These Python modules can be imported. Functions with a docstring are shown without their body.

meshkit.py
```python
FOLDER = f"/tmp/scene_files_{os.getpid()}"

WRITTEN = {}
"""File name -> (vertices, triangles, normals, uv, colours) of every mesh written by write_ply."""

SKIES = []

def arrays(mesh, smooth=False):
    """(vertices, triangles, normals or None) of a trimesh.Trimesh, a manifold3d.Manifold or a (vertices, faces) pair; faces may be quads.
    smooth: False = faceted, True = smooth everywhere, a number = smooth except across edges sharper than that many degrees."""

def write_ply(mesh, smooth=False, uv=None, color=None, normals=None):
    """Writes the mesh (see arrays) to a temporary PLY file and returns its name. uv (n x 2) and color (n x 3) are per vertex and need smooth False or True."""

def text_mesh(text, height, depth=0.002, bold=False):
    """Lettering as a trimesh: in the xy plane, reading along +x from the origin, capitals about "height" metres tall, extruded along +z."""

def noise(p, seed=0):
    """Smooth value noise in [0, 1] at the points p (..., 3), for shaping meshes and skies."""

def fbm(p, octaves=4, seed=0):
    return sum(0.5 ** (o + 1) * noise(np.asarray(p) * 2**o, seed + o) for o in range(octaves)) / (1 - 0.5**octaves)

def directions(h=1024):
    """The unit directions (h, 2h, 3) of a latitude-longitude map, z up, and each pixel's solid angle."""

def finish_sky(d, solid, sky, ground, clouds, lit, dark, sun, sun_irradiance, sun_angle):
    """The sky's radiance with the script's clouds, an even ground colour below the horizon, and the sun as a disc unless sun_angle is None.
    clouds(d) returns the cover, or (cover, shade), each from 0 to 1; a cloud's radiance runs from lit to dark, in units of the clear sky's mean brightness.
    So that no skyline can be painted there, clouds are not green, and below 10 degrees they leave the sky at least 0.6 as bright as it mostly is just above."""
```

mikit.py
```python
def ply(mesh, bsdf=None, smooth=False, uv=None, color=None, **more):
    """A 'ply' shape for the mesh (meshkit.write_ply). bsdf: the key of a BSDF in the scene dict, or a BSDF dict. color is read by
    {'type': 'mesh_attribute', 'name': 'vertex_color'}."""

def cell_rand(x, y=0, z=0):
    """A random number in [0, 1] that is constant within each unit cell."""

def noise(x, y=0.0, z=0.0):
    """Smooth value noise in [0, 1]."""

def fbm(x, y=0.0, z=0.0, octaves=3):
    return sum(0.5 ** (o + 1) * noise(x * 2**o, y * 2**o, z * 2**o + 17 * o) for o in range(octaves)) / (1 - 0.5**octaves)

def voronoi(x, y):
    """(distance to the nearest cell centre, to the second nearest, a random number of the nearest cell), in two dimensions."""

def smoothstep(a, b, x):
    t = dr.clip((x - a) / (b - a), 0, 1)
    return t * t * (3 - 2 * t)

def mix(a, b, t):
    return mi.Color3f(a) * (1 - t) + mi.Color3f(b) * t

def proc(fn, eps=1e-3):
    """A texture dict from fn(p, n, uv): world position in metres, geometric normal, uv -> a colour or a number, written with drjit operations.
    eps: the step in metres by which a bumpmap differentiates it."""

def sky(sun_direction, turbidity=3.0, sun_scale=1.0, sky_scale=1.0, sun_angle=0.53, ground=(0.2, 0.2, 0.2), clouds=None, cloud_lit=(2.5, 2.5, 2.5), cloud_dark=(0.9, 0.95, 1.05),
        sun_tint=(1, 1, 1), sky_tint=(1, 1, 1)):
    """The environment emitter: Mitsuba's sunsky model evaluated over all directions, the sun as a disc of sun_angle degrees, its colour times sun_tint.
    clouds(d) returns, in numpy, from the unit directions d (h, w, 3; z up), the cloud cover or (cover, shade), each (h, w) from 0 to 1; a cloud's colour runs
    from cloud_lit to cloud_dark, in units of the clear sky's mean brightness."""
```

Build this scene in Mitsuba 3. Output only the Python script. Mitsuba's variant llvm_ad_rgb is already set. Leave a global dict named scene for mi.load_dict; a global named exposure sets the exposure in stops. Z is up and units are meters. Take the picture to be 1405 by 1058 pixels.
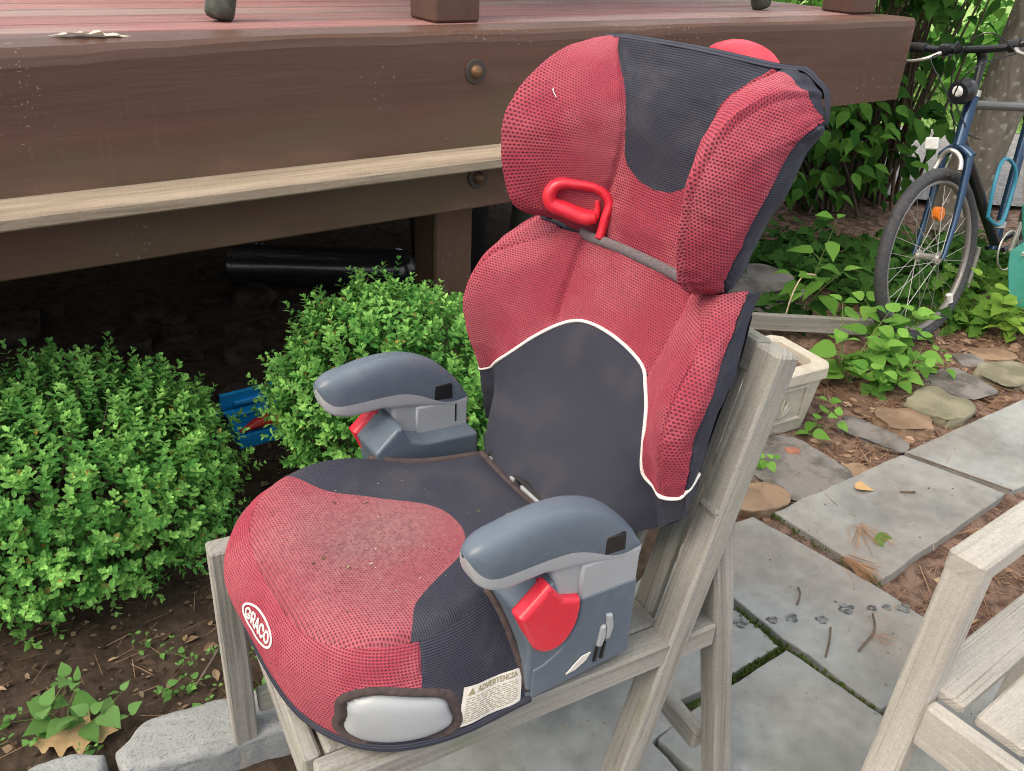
import math, numpy as np, trimesh, drjit as dr, mitsuba as mi, mikit, meshkit
import shapely, shapely.geometry as sg
from scipy.interpolate import PchipInterpolator, RectBivariateSpline
from scipy.spatial import Delaunay
from mikit import noise, fbm, voronoi, cell_rand, smoothstep, mix, proc

A = np.array
scene, labels = {'type': 'scene'}, {}

# ------------------------------------------------------------------ camera, sky, exposure
EYE = A([0, 0, 1.3])
FWD, UP = A([0.0, 0.87583, -0.48262]), A([-0.05234, 0.48196, 0.87463])
scene['camera'] = {'type': 'perspective', 'fov': math.degrees(2 * math.atan(702.5 / 1160)), 'fov_axis': 'x', 'near_clip': 0.05, 'far_clip': 500.0,
                   'to_world': mi.ScalarTransform4f().look_at(origin=EYE.tolist(), target=(EYE + FWD).tolist(), up=UP.tolist())}
exposure = 3.05
scene['daylight'] = mikit.sky((-0.62, -0.50, 0.85), turbidity=3, sun_scale=0.3, sun_angle=40, clouds=lambda d: (0.92 + 0.08 * meshkit.fbm(d * 3.0, 3), np.clip(1.05 - 1.15 * d[..., 2], 0, 1) * 0.9))

# ------------------------------------------------------------------ helpers
def put(key, mesh, mat, smooth=False, uv=None, color=None, label=None, category=None, group=None, kind=None):
    if (uv is not None or color is not None) and smooth is not False: smooth = True
    scene[key] = mikit.ply(mesh, mat, smooth, uv, color)
    tag(key, label, category, group, kind)

def tag(key, label=None, category=None, group=None, kind=None):
    d = {k: v for k, v in dict(label=label, category=category, group=group, kind=kind).items() if v}
    if d: labels[key] = d

def numbered(base):
    k, i = base, 0
    while k in scene or k in labels or any(s.startswith(k + '__') for s in scene):
        i += 1
        k = f'{base}_{i:03d}'
    return k

def unit(v):
    v = np.asarray(v, float)
    return v / np.linalg.norm(v)

def tube(pts, r, n=10, cap=True, flat=1.0, up=None):
    """A swept tube: vertices, faces, uv (metres)."""
    p = np.asarray(pts, float)
    r = np.broadcast_to(np.asarray(r, float), (len(p),))
    t = np.gradient(p, axis=0); t /= np.linalg.norm(t, axis=1, keepdims=True) + 1e-12
    a = np.zeros_like(p)
    v = np.cross(t[0], [0, 0, 1.0] if abs(t[0][2]) < 0.9 else [1.0, 0, 0]) if up is None else np.cross(t[0], up)
    v = unit(v)
    for i in range(len(p)):
        v = v - t[i] * (v @ t[i]); v = v / (np.linalg.norm(v) + 1e-12); a[i] = v
    b = np.cross(t, a)
    ang = np.arange(n + 1) * 2 * np.pi / n
    V = p[:, None] + r[:, None, None] * (np.cos(ang)[None, :, None] * a[:, None] + flat * np.sin(ang)[None, :, None] * b[:, None])
    L = np.r_[0, np.cumsum(np.linalg.norm(np.diff(p, axis=0), axis=1))]
    UVc = np.stack([np.broadcast_to(L[:, None], V.shape[:2]), ang[None] * r[:, None]], -1).reshape(-1, 2)
    V = V.reshape(-1, 3); m = n + 1
    i, j = np.meshgrid(np.arange(len(p) - 1), np.arange(n), indexing='ij')
    q = np.stack([i * m + j, i * m + j + 1, (i + 1) * m + j + 1, (i + 1) * m + j], -1).reshape(-1, 4)
    F = np.vstack([q[:, [0, 2, 1]], q[:, [0, 3, 2]]])
    if cap:
        for k, fl in ((0, 0), (len(p) - 1, 1)):
            c = len(V); V = np.vstack([V, p[k]]); UVc = np.vstack([UVc, UVc[k * m]])
            s = k * m + np.arange(n)
            tri = np.stack([np.full(n, c), s, s + 1], -1)
            F = np.vstack([F, tri[:, ::-1] if fl else tri])
    return V, F, UVc

def smooth_line(pts, n=40, closed=False):
    p = np.asarray(pts, float)
    if closed: p = np.vstack([p, p[:1]])
    s = np.r_[0, np.cumsum(np.linalg.norm(np.diff(p, axis=0), axis=1))]
    from scipy.interpolate import CubicSpline
    cs = CubicSpline(s, p, bc_type='periodic' if closed else 'natural')
    return cs(np.linspace(0, s[-1], n))

def merge(parts):
    V, F, U, o = [], [], [], 0
    for v, f, u in parts:
        V.append(v); F.append(np.asarray(f) + o); U.append(u); o += len(v)
    return np.vstack(V), np.vstack(F), np.vstack(U)

def chamfer_box(size, bevel=0.003):
    s = np.asarray(size, float) / 2; b = min(bevel, 0.45 * min(s) * 2)
    pts = []
    for sx in (-1, 1):
        for sy in (-1, 1):
            for sz in (-1, 1):
                c = A([sx, sy, sz]) * s
                for k in range(3):
                    q = c.copy()
                    for m in range(3):
                        if m != k: q[m] -= (sx, sy, sz)[m] * b
                    pts.append(q)
    return trimesh.Trimesh(A(pts)).convex_hull

def board_mesh(p0, p1, width, thick, wdir, bevel=0.003, seed=0.0, taper=None):
    """A board from p0 to p1 (centre line); width along wdir, thickness square to both. Returns v, f, uv with u along the grain."""
    p0, p1 = np.asarray(p0, float), np.asarray(p1, float)
    x = unit(p1 - p0); w = np.asarray(wdir, float); w = unit(w - x * (w @ x)); n = np.cross(x, w)
    L = np.linalg.norm(p1 - p0)
    m = chamfer_box((L, width, thick), bevel)
    v = m.vertices[m.faces].reshape(-1, 3)
    uv = np.stack([v[:, 0] + seed * 1.7, v[:, 1] + v[:, 2] + seed], -1)
    c = (p0 + p1) / 2
    return c + v[:, :1] * x + v[:, 1:2] * w + v[:, 2:3] * n, np.arange(len(v)).reshape(-1, 3), uv

def board(key, p0, p1, width, thick, wdir, mat, bevel=0.003, seed=None, **kw):
    seed = (hash_str(key) % 977) * 0.37 if seed is None else seed
    v, f, uv = board_mesh(p0, p1, width, thick, wdir, bevel, seed)
    put(key, (v, f), mat, False, uv, **kw)

def hash_str(s):
    h = 7
    for ch in s: h = (h * 131 + ord(ch)) % 1000003
    return h

def lathe(profile, n=32, axis=None):
    """profile [(r, z)]: v, f, uv around z."""
    pr = np.asarray(profile, float); ang = np.linspace(0, 2 * np.pi, n + 1)
    V = np.stack([pr[:, None, 0] * np.cos(ang), pr[:, None, 0] * np.sin(ang), np.broadcast_to(pr[:, None, 1], (len(pr), n + 1))], -1)
    m = n + 1
    i, j = np.meshgrid(np.arange(len(pr) - 1), np.arange(n), indexing='ij')
    q = np.stack([i * m + j, i * m + j + 1, (i + 1) * m + j + 1, (i + 1) * m + j], -1).reshape(-1, 4)
    uv = np.stack(np.broadcast_arrays(ang[None] * 0.1, pr[:, None, 1]), -1).reshape(-1, 2)
    return V.reshape(-1, 3), np.vstack([q[:, [0, 1, 2]], q[:, [0, 2, 3]]]), uv

def frame(v, o, x, y, z):
    return np.asarray(o) + v[:, :1] * np.asarray(x) + v[:, 1:2] * np.asarray(y) + v[:, 2:3] * np.asarray(z)

def patch(poly, h, lift, jitter=0):
    """Delaunay mesh of a shapely polygon at spacing h, lifted by lift(xy) -> xyz. Returns v, f, uv (= xy)."""
    pts = []
    for ring in [poly.exterior, *poly.interiors]:
        n = max(8, int(ring.length / h)); 
        pts.append(A([ring.interpolate(s).coords[0] for s in np.linspace(0, ring.length, n, endpoint=False)]))
    x0, y0, x1, y1 = poly.bounds
    gx, gy = np.meshgrid(np.arange(x0, x1, h), np.arange(y0, y1, h * 0.866), indexing='ij')
    gx = gx + (np.arange(gx.shape[1]) % 2) * h / 2
    g = np.stack([gx.ravel(), gy.ravel()], -1)
    g = g[shapely.contains_xy(poly.buffer(-0.55 * h), g[:, 0], g[:, 1])]
    p = np.vstack(pts + [g])
    f = Delaunay(p).simplices
    c = p[f].mean(1)
    f = f[shapely.contains_xy(poly, c[:, 0], c[:, 1])]
    e1, e2 = p[f[:, 1]] - p[f[:, 0]], p[f[:, 2]] - p[f[:, 0]]
    area = e1[:, 0] * e2[:, 1] - e1[:, 1] * e2[:, 0]
    f = np.where((area < 0)[:, None], f[:, ::-1], f)[np.abs(area) > 1e-12]
    return lift(p), f, p

class Sheet:
    """A smooth surface over (u, v) from a table of points [nv][nu][3], evaluated anywhere."""
    def __init__(s, u, v, pts, fine=6):
        u, v, pts = np.asarray(u, float), np.asarray(v, float), np.asarray(pts, float)
        fv = np.linspace(v[0], v[-1], len(v) * fine); fu = np.unique(np.concatenate([np.linspace(a, b, fine + 1) for a, b in zip(u[:-1], u[1:])]))
        t = PchipInterpolator(v, pts, axis=0)(fv)
        t = PchipInterpolator(u, t, axis=1)(fu)
        s.sp = [RectBivariateSpline(fv, fu, t[..., k], kx=3, ky=3) for k in range(3)]
        s.u, s.v = (u[0], u[-1]), (v[0], v[-1])
    def at(s, u, v):
        return np.stack([f.ev(v, u) for f in s.sp], -1)
    def normal(s, u, v):
        du = np.stack([f.ev(v, u, dy=1) for f in s.sp], -1); dv = np.stack([f.ev(v, u, dx=1) for f in s.sp], -1)
        n = np.cross(du, dv)
        return n / (np.linalg.norm(n, axis=-1, keepdims=True) + 1e-12)

def flatten(S, u0, u1, nu=41, nv=45):
    """A conformal flattening (least squares) of the sheet between u0 and u1, in metres: a function (u, v) -> uv, so that a weave keeps its shape."""
    import scipy.sparse as sp, scipy.sparse.linalg as sl
    u, v = np.linspace(u0, u1, nu), np.linspace(*S.v, nv)
    G = np.stack(np.meshgrid(u, v, indexing='xy'), -1).reshape(-1, 2); X = S.at(G[:, 0], G[:, 1])
    i, j = np.meshgrid(np.arange(nv - 1), np.arange(nu - 1), indexing='ij'); a = i * nu + j
    F = np.vstack([np.stack([a, a + 1, a + nu + 1], -1).reshape(-1, 3), np.stack([a, a + nu + 1, a + nu], -1).reshape(-1, 3)])
    e1, e2 = X[F[:, 1]] - X[F[:, 0]], X[F[:, 2]] - X[F[:, 0]]
    l1 = np.linalg.norm(e1, axis=1) + 1e-9; x2 = (e1 * e2).sum(1) / l1; y2 = np.linalg.norm(np.cross(e1, e2), axis=1) / l1 + 1e-9
    W = np.stack([(x2 - l1) + 1j * y2, -x2 - 1j * y2, l1 + 0j], 1) / np.sqrt(l1 * y2)[:, None]
    n, m = len(X), len(F); rows = np.repeat(np.arange(m), 3); M = sp.csr_matrix((W.ravel(), (rows, F.ravel())), shape=(m, n))
    c0 = nu // 2; pins = A([c0 + nu * (nv // 3), c0 + nu * (2 * nv // 3)]); free = np.setdiff1d(np.arange(n), pins)
    z = np.zeros(n, complex); z[pins[1]] = 1j * np.linalg.norm(X[pins[1]] - X[pins[0]])
    Mf = M[:, free]; H = (Mf.conj().T @ Mf + 1e-9 * sp.identity(len(free))).tocsc(); z[free] = sl.spsolve(H, -(Mf.conj().T @ (M[:, pins] @ z[pins])))
    q = z[F]; area = np.abs(((q[:, 1] - q[:, 0]).conj() * (q[:, 2] - q[:, 0])).imag).sum(); z *= np.sqrt((l1 * y2).sum() / area)
    f = [RectBivariateSpline(v, u, w.reshape(nv, nu), kx=2, ky=2) for w in (z.real, z.imag)]
    return lambda P: np.stack([g.ev(P[:, 1], P[:, 0]) for g in f], -1)

def sheet_regions(S, nu, nv, regions, lines, seams=(), puff=None, vs=1.0, charts=None):
    """Meshes of the sheet's regions. regions: [(name, polygon in (u, v) or None for the rest)], the first that contains a face takes it.
    lines: boundaries that grid vertices snap to. seams: [(line, depth, width)]. Returns {name: (v, f, uv)}."""
    u, v = np.linspace(*S.u, nu), np.linspace(*S.v, nv)
    du, dv = u[1] - u[0], v[1] - v[0]
    P = np.stack(np.meshgrid(u, v, indexing='xy'), -1).reshape(-1, 2)
    sc = A([1, du / dv])
    edge = (np.abs(P[:, 0] - u[0]) < 1e-9) | (np.abs(P[:, 0] - u[-1]) < 1e-9)
    for ln in lines:
        l2 = sg.LineString(A(ln.coords) * sc); q = P * sc; pts = shapely.points(q)
        d = shapely.distance(pts, l2)
        on = d < 0.55 * du
        w = shapely.get_coordinates(shapely.line_interpolate_point(l2, shapely.line_locate_point(l2, pts[on]))) / sc
        P[on] = w
    P[:, 0] = np.clip(P[:, 0], u[0], u[-1]); P[:, 1] = np.clip(P[:, 1], v[0], v[-1])
    X, N = S.at(P[:, 0], P[:, 1]), S.normal(P[:, 0], P[:, 1])
    G0 = np.stack(np.meshgrid(u, v, indexing='xy'), -1).reshape(-1, 2); X0 = S.at(G0[:, 0], G0[:, 1]).reshape(nv, nu, 3)
    au = np.concatenate([np.zeros((nv, 1)), np.cumsum(np.linalg.norm(np.diff(X0, axis=1), axis=2), 1)], 1); au -= au[:, [nu // 2]]
    aw = np.concatenate([np.zeros((1, nu)), np.cumsum(np.linalg.norm(np.diff(X0, axis=0), axis=2), 0)], 0)
    M = np.stack([RectBivariateSpline(v, u, au, kx=1, ky=1).ev(P[:, 1], P[:, 0]), RectBivariateSpline(v, u, aw, kx=1, ky=1).ev(P[:, 1], P[:, 0])], -1)
    disp = np.zeros(len(P))
    pts = shapely.points(P)
    for ln, depth, width in seams:
        dd = shapely.distance(pts, ln); disp -= depth * np.exp(-(dd / width) ** 2)
        al = shapely.line_locate_point(ln, pts); disp += np.sign(depth) * .0030 * (meshkit.noise(np.column_stack([al * 34, dd * 40, dd * 0 + abs(depth) * 1e3]), 4) - .5) * np.exp(-((dd - .010) / .012) ** 2)
    if puff is not None: disp += puff(P)
    X = X + N * disp[:, None]
    i, j = np.meshgrid(np.arange(nv - 1), np.arange(nu - 1), indexing='ij')
    a, b, c, d = i * nu + j, i * nu + j + 1, (i + 1) * nu + j + 1, (i + 1) * nu + j
    F = np.stack([np.stack([a, b, c], -1), np.stack([a, c, d], -1)], 2).reshape(-1, 3)
    c = P[F].mean(1)
    left, out = np.ones(len(F), bool), {}
    for name, poly in regions:
        m = left.copy() if poly is None else left & shapely.contains_xy(poly, c[:, 0], c[:, 1])
        left &= ~m
        f = F[m]
        if not len(f): continue
        used = np.unique(f); re = np.full(len(P), -1); re[used] = np.arange(len(used))
        out[name] = (X[used], re[f], (charts[name](P[used]) if charts and name in charts else M[used]))
    return out

def pillow(profile, thick, bev, steps=6, weight=None):
    """A closed 2D profile [(a, b)] (anticlockwise) given thickness along the third axis with rounded rims of radius bev (times weight per point)."""
    p = np.asarray(profile, float); n = len(p)
    w = np.ones(n) if weight is None else np.asarray(weight, float)
    t = np.roll(p, -1, 0) - np.roll(p, 1, 0); t /= np.linalg.norm(t, axis=1, keepdims=True) + 1e-12
    nrm = np.stack([t[:, 1], -t[:, 0]], -1)
    layers = []
    for k in range(steps + 1):
        a = np.pi / 2 * k / steps
        layers.append((bev * (1 - np.sin(a)), -thick / 2 + bev * (1 - np.cos(a))))
    layers += [(i, -h) for i, h in layers[::-1]]
    V = []
    for inset, h in layers:
        q = p - nrm * inset * w[:, None]
        hh = np.sign(h) * (thick / 2 - (thick / 2 - abs(h)) * (0.25 + 0.75 * w))
        V.append(np.column_stack([q, hh]))
    V = np.vstack(V); m = len(layers)
    i, j = np.meshgrid(np.arange(m - 1), np.arange(n), indexing='ij')
    q = np.stack([i * n + j, i * n + (j + 1) % n, (i + 1) * n + (j + 1) % n, (i + 1) * n + j], -1).reshape(-1, 4)
    F = [np.vstack([q[:, [0, 1, 2]], q[:, [0, 2, 3]]])]
    for k, fl in ((0, True), (m - 1, False)):
        poly = sg.Polygon(V[k * n:(k + 1) * n, :2])
        poly = poly if poly.is_valid else poly.buffer(0)
        tv, tf, o = [], [], 0
        for g in getattr(poly, 'geoms', [poly]):
            a, b = trimesh.creation.triangulate_polygon(sg.Polygon(g.exterior), engine='earcut')
            tv.append(a); tf.append(b + o); o += len(a)
        tv, tf = np.vstack(tv), np.vstack(tf)
        from scipy.spatial import cKDTree
        idx = cKDTree(V[k * n:(k + 1) * n, :2]).query(tv)[1] + k * n
        tri = idx[tf]
        e1, e2 = V[tri[:, 1], :2] - V[tri[:, 0], :2], V[tri[:, 2], :2] - V[tri[:, 0], :2]
        ar = e1[:, 0] * e2[:, 1] - e1[:, 1] * e2[:, 0]
        tri = np.where(((ar < 0) ^ fl)[:, None], tri[:, ::-1], tri)
        F.append(tri)
    return V, np.vstack(F)

def resample(p, n, closed=True):
    p = np.asarray(p, float)
    if closed: p = np.vstack([p, p[:1]])
    s = np.r_[0, np.cumsum(np.linalg.norm(np.diff(p, axis=0), axis=1))]
    t = np.linspace(0, s[-1], n, endpoint=not closed)
    return np.stack([np.interp(t, s, p[:, k]) for k in range(p.shape[1])], -1)

# ------------------------------------------------------------------ materials
def two(d): return {'type': 'twosided', 'bsdf': d}
def rgb(*c): return {'type': 'rgb', 'value': list(c)}
def plastic(c, rough=0.35, spec=0.5, **k):
    return two({'type': 'principled', 'base_color': rgb(*c) if isinstance(c, tuple) else c, 'roughness': rough, 'specular': spec, **k})
def bumped(bs, fn, scale, eps=1e-3):
    return {'type': 'bumpmap', 'arbitrary': proc(fn, eps), 'scale': scale, 'bsdf': bs}

CELL = 0.0043
def weave_cell(uv):
    r = uv.y / (CELL * 0.86)
    row = dr.floor(r)
    c = uv.x / CELL + 0.5 * (row - 2 * dr.floor(row / 2))
    fu, fv = c - dr.floor(c) - 0.5, r - row - 0.5
    return dr.sqrt(fu * fu * 1.1 + fv * fv * 1.7), cell_rand(dr.floor(c), row, 3)
def red_cloth(p, n, uv):
    d, k = weave_cell(uv)
    thread = smoothstep(0.24, 0.46, d)
    wear = fbm(uv.x * 14, uv.y * 14, 5.0, octaves=4)
    base = mix((0.375, 0.055, 0.082), (0.435, 0.100, 0.126), smoothstep(0.35, 0.7, wear))
    c = mix((0.115, 0.026, 0.046), base, thread * (0.75 + 0.25 * k))
    return c
def dirty_red(p, n, uv):
    c = red_cloth(p, n, uv)
    r2 = dr.square((uv.x - 0.0) / 0.20) + dr.square((uv.y - 0.13) / 0.17)
    m = (0.45 + 0.9 * (fbm(uv.x * 9, uv.y * 9, 2.0, octaves=5) - 0.35)) * dr.exp(-r2 * 1.1)
    d, k = weave_cell(uv)
    dust = mix((0.12, 0.075, 0.08), (0.27, 0.19, 0.185), k * 0.6 + 0.4 * noise(uv.x * 400, uv.y * 400))
    return mix(c, dust, dr.clip(m * 0.8, 0, 0.66))
def weave_h(p, n, uv):
    d, k = weave_cell(uv)
    return smoothstep(0.15, 0.5, d)
def navy_cloth(p, n, uv):
    r = uv.y / 0.0031
    f = dr.abs(r - dr.floor(r) - 0.5) * 2
    c = uv.x / 0.0026 + 0.5 * (dr.floor(r) - 2 * dr.floor(dr.floor(r) / 2)); g = dr.abs(c - dr.floor(c) - 0.5) * 2
    t = (1 - f * f) * (0.55 + 0.45 * (1 - g * g))
    lint = smoothstep(0.45, 0.75, fbm(uv.x * 22, uv.y * 22, 9.0, octaves=4))
    a = mix((0.013, 0.015, 0.025), (0.058, 0.062, 0.086), t)
    return mix(a, mi.Color3f(0.10, 0.095, 0.10), lint * 0.22)
def navy_h(p, n, uv):
    r = uv.y / 0.0031
    f = dr.abs(r - dr.floor(r) - 0.5) * 2
    return 1 - f * f
def cloth(fn, hf, h):
    return two(bumped({'type': 'principled', 'base_color': proc(fn), 'roughness': 0.85, 'specular': 0.15, 'sheen': 0.45, 'sheen_tint': 0.5}, hf, h, 4e-4))
scene['red_fabric'] = cloth(red_cloth, weave_h, 0.0007)
scene['worn_red_fabric'] = cloth(dirty_red, weave_h, 0.0007)
scene['navy_fabric'] = cloth(navy_cloth, navy_h, 0.0005)
def brown_felt(p, n, uv):
    return mix((0.03, 0.022, 0.024), (0.085, 0.062, 0.06), fbm(uv.x * 160, uv.y * 160, 1.0, octaves=3))
scene['brown_binding'] = two({'type': 'principled', 'base_color': proc(brown_felt), 'roughness': 0.9, 'sheen': 0.6})
def grey_felt(p, n, uv):
    return mix((0.09, 0.08, 0.09), (0.17, 0.15, 0.165), fbm(p.x * 300, p.y * 300, p.z * 300, octaves=3))
scene['grey_binding'] = two({'type': 'principled', 'base_color': proc(grey_felt), 'roughness': 0.9, 'sheen': 0.6})
scene['white_cord'] = plastic((0.78, 0.74, 0.70), 0.6)
def dusty(base, amt=0.25):
    def fn(p, n, uv):
        d = smoothstep(0.45, 0.8, fbm(p.x * 40, p.y * 40, p.z * 40, octaves=4))
        s = smoothstep(0.86, 0.93, noise(p.x * 300, p.y * 300, p.z * 300))
        c = mix(base, tuple(0.65 * x + 0.12 for x in base), d * amt)
        return mix(c, (0.42, 0.42, 0.42), s * 0.10)
    return fn
scene['slate_plastic'] = two(bumped({'type': 'principled', 'base_color': proc(dusty((0.098, 0.128, 0.168))), 'roughness': 0.36, 'specular': 0.5}, lambda p, n, uv: noise(p.x * 1500, p.y * 1500, p.z * 1500), 0.00006, 3e-4))
scene['silver_plastic'] = plastic(proc(dusty((0.33, 0.355, 0.38), 0.2)), 0.34)
scene['red_plastic'] = plastic(proc(dusty((0.66, 0.025, 0.05), 0.12)), 0.3)
scene['black_plastic'] = plastic((0.012, 0.012, 0.013), 0.4)
scene['label_paper'] = plastic(proc(lambda p, n, uv: mix((0.60, 0.58, 0.53), (0.74, 0.72, 0.68), fbm(p.x * 90, p.y * 90, p.z * 90))), 0.6)
scene['label_ink'] = plastic((0.30, 0.27, 0.16), 0.7)
scene['steel'] = two({'type': 'roughconductor', 'material': 'Cr', 'alpha': 0.22})

def wood(dark, mid, light, fine=1.0, lichen=0.0, streak=1.0):
    def fn(p, n, uv):
        w = noise(uv.x * 2.2, uv.y * 9, 1.0) * 0.03
        a = noise(uv.x * 2.5, (uv.y + w) * 70 * fine, 2.0)
        b = noise(uv.x * 9, (uv.y + w) * 260 * fine, 3.0)
        g = noise(uv.x * 40, (uv.y + w) * 900 * fine, 4.0)
        t = 0.45 * a + 0.35 * b + 0.2 * g
        c = mix(dark, mid, smoothstep(0.15, 0.5, t))
        c = mix(c, light, smoothstep(0.48, 0.8, t) * streak)
        blot = fbm(uv.x * 5, uv.y * 14, 7.0, octaves=4)
        c = c * (0.78 + 0.44 * blot)
        crack = smoothstep(0.80, 0.88, noise(uv.x * 5, uv.y * 320 * fine, 8.0)) * smoothstep(0.5, 0.7, noise(uv.x * 3, uv.y * 20, 5.0))
        c = mix(c, mi.Color3f(0.05, 0.045, 0.04), crack * 0.4) * (0.88 + 0.24 * noise(p.x * 420, p.y * 420, p.z * 420))
        if lichen: c = mix(c, mi.Color3f(0.18, 0.22, 0.13), smoothstep(0.58, 0.8, fbm(uv.x * 11, uv.y * 25, 3.0, octaves=4)) * lichen)
        return c
    return fn
def wood_h(p, n, uv):
    w = noise(uv.x * 2.2, uv.y * 9, 1.0) * 0.03
    return 0.6 * noise(uv.x * 9, (uv.y + w) * 260, 3.0) + 0.4 * noise(uv.x * 40, (uv.y + w) * 900, 4.0)
def timber(fn, rough, bump, spec=0.3):
    return two(bumped({'type': 'principled', 'base_color': proc(fn), 'roughness': rough, 'specular': spec}, wood_h, bump, 5e-4))
scene['weathered_teak'] = timber(wood((0.19, 0.184, 0.168), (0.265, 0.258, 0.238), (0.33, 0.322, 0.302), fine=1.8, lichen=0.35), 0.8, 0.0012)
# ------------------------------------------------------------------ the two frames: chair (d back, w across, z up) and car seat (X across, Y back, Z up)
CB, CE1, CE2 = A([-0.18453, 0.61007, 0.0]), A([0.86841, 0.49585, 0]), A([-0.49585, 0.86841, 0])
def CW(d, w, z): return CB + CE1 * d + CE2 * w + A([0, 0, z])
SO, SX, SY, SZ = A([-0.28519, 0.78636, 0.445]), A([-0.56965, 0.82189, 0]), A([0.82189, 0.56965, 0]), A([0, 0, 1.0])
def SW(P):
    P = np.asarray(P, float)
    return SO + P[..., 0:1] * SX + P[..., 1:2] * SY + (P[..., 2:3] + 0.01) * SZ

# ------------------------------------------------------------------ the child's car seat
CS = 'car_seat'
tag(CS, 'red and navy child car seat with grey armrests strapped upright on the weathered wooden chair'.replace('strapped ', 'standing '), 'car seat')
rngs = np.random.default_rng(5)

# --- seat cushion: top panel inside the seam ring, boxing below it
def sym(half):
    h = [tuple(x) for x in half]
    return A(h + [(-x, y) for x, y in h[::-1] if x > 1e-9])
ring_half = [(0, 0.0), (0.045, 0.001), (0.09, 0.006), (0.125, 0.017), (0.155, 0.038), (0.176, 0.068), (0.187, 0.10), (0.190, 0.135), (0.182, 0.175), (0.164, 0.21), (0.146, 0.238), (0.128, 0.27), (0.114, 0.31), (0.106, 0.35), (0.102, 0.368)]
base_half = [(0, -0.021), (0.06, -0.019), (0.115, -0.010), (0.16, 0.010), (0.197, 0.042), (0.219, 0.082), (0.229, 0.12), (0.233, 0.16), (0.233, 0.20), (0.233, 0.236)]
ring_s = smooth_line([(x, y, 0) for x, y in ring_half], 200)[:, :2]
base_s = smooth_line([(x, y, 0) for x, y in base_half], 160)[:, :2]
ring_poly = sg.Polygon(np.vstack([ring_s, (ring_s * A([-1, 1]))[::-1]]))
def ring_z(x, y):
    return 0.108 + 0.024 * np.clip(np.abs(x) / 0.17, 0, 1) ** 2 + 0.012 * np.clip((y - 0.1) / 0.2, 0, 1)
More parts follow.
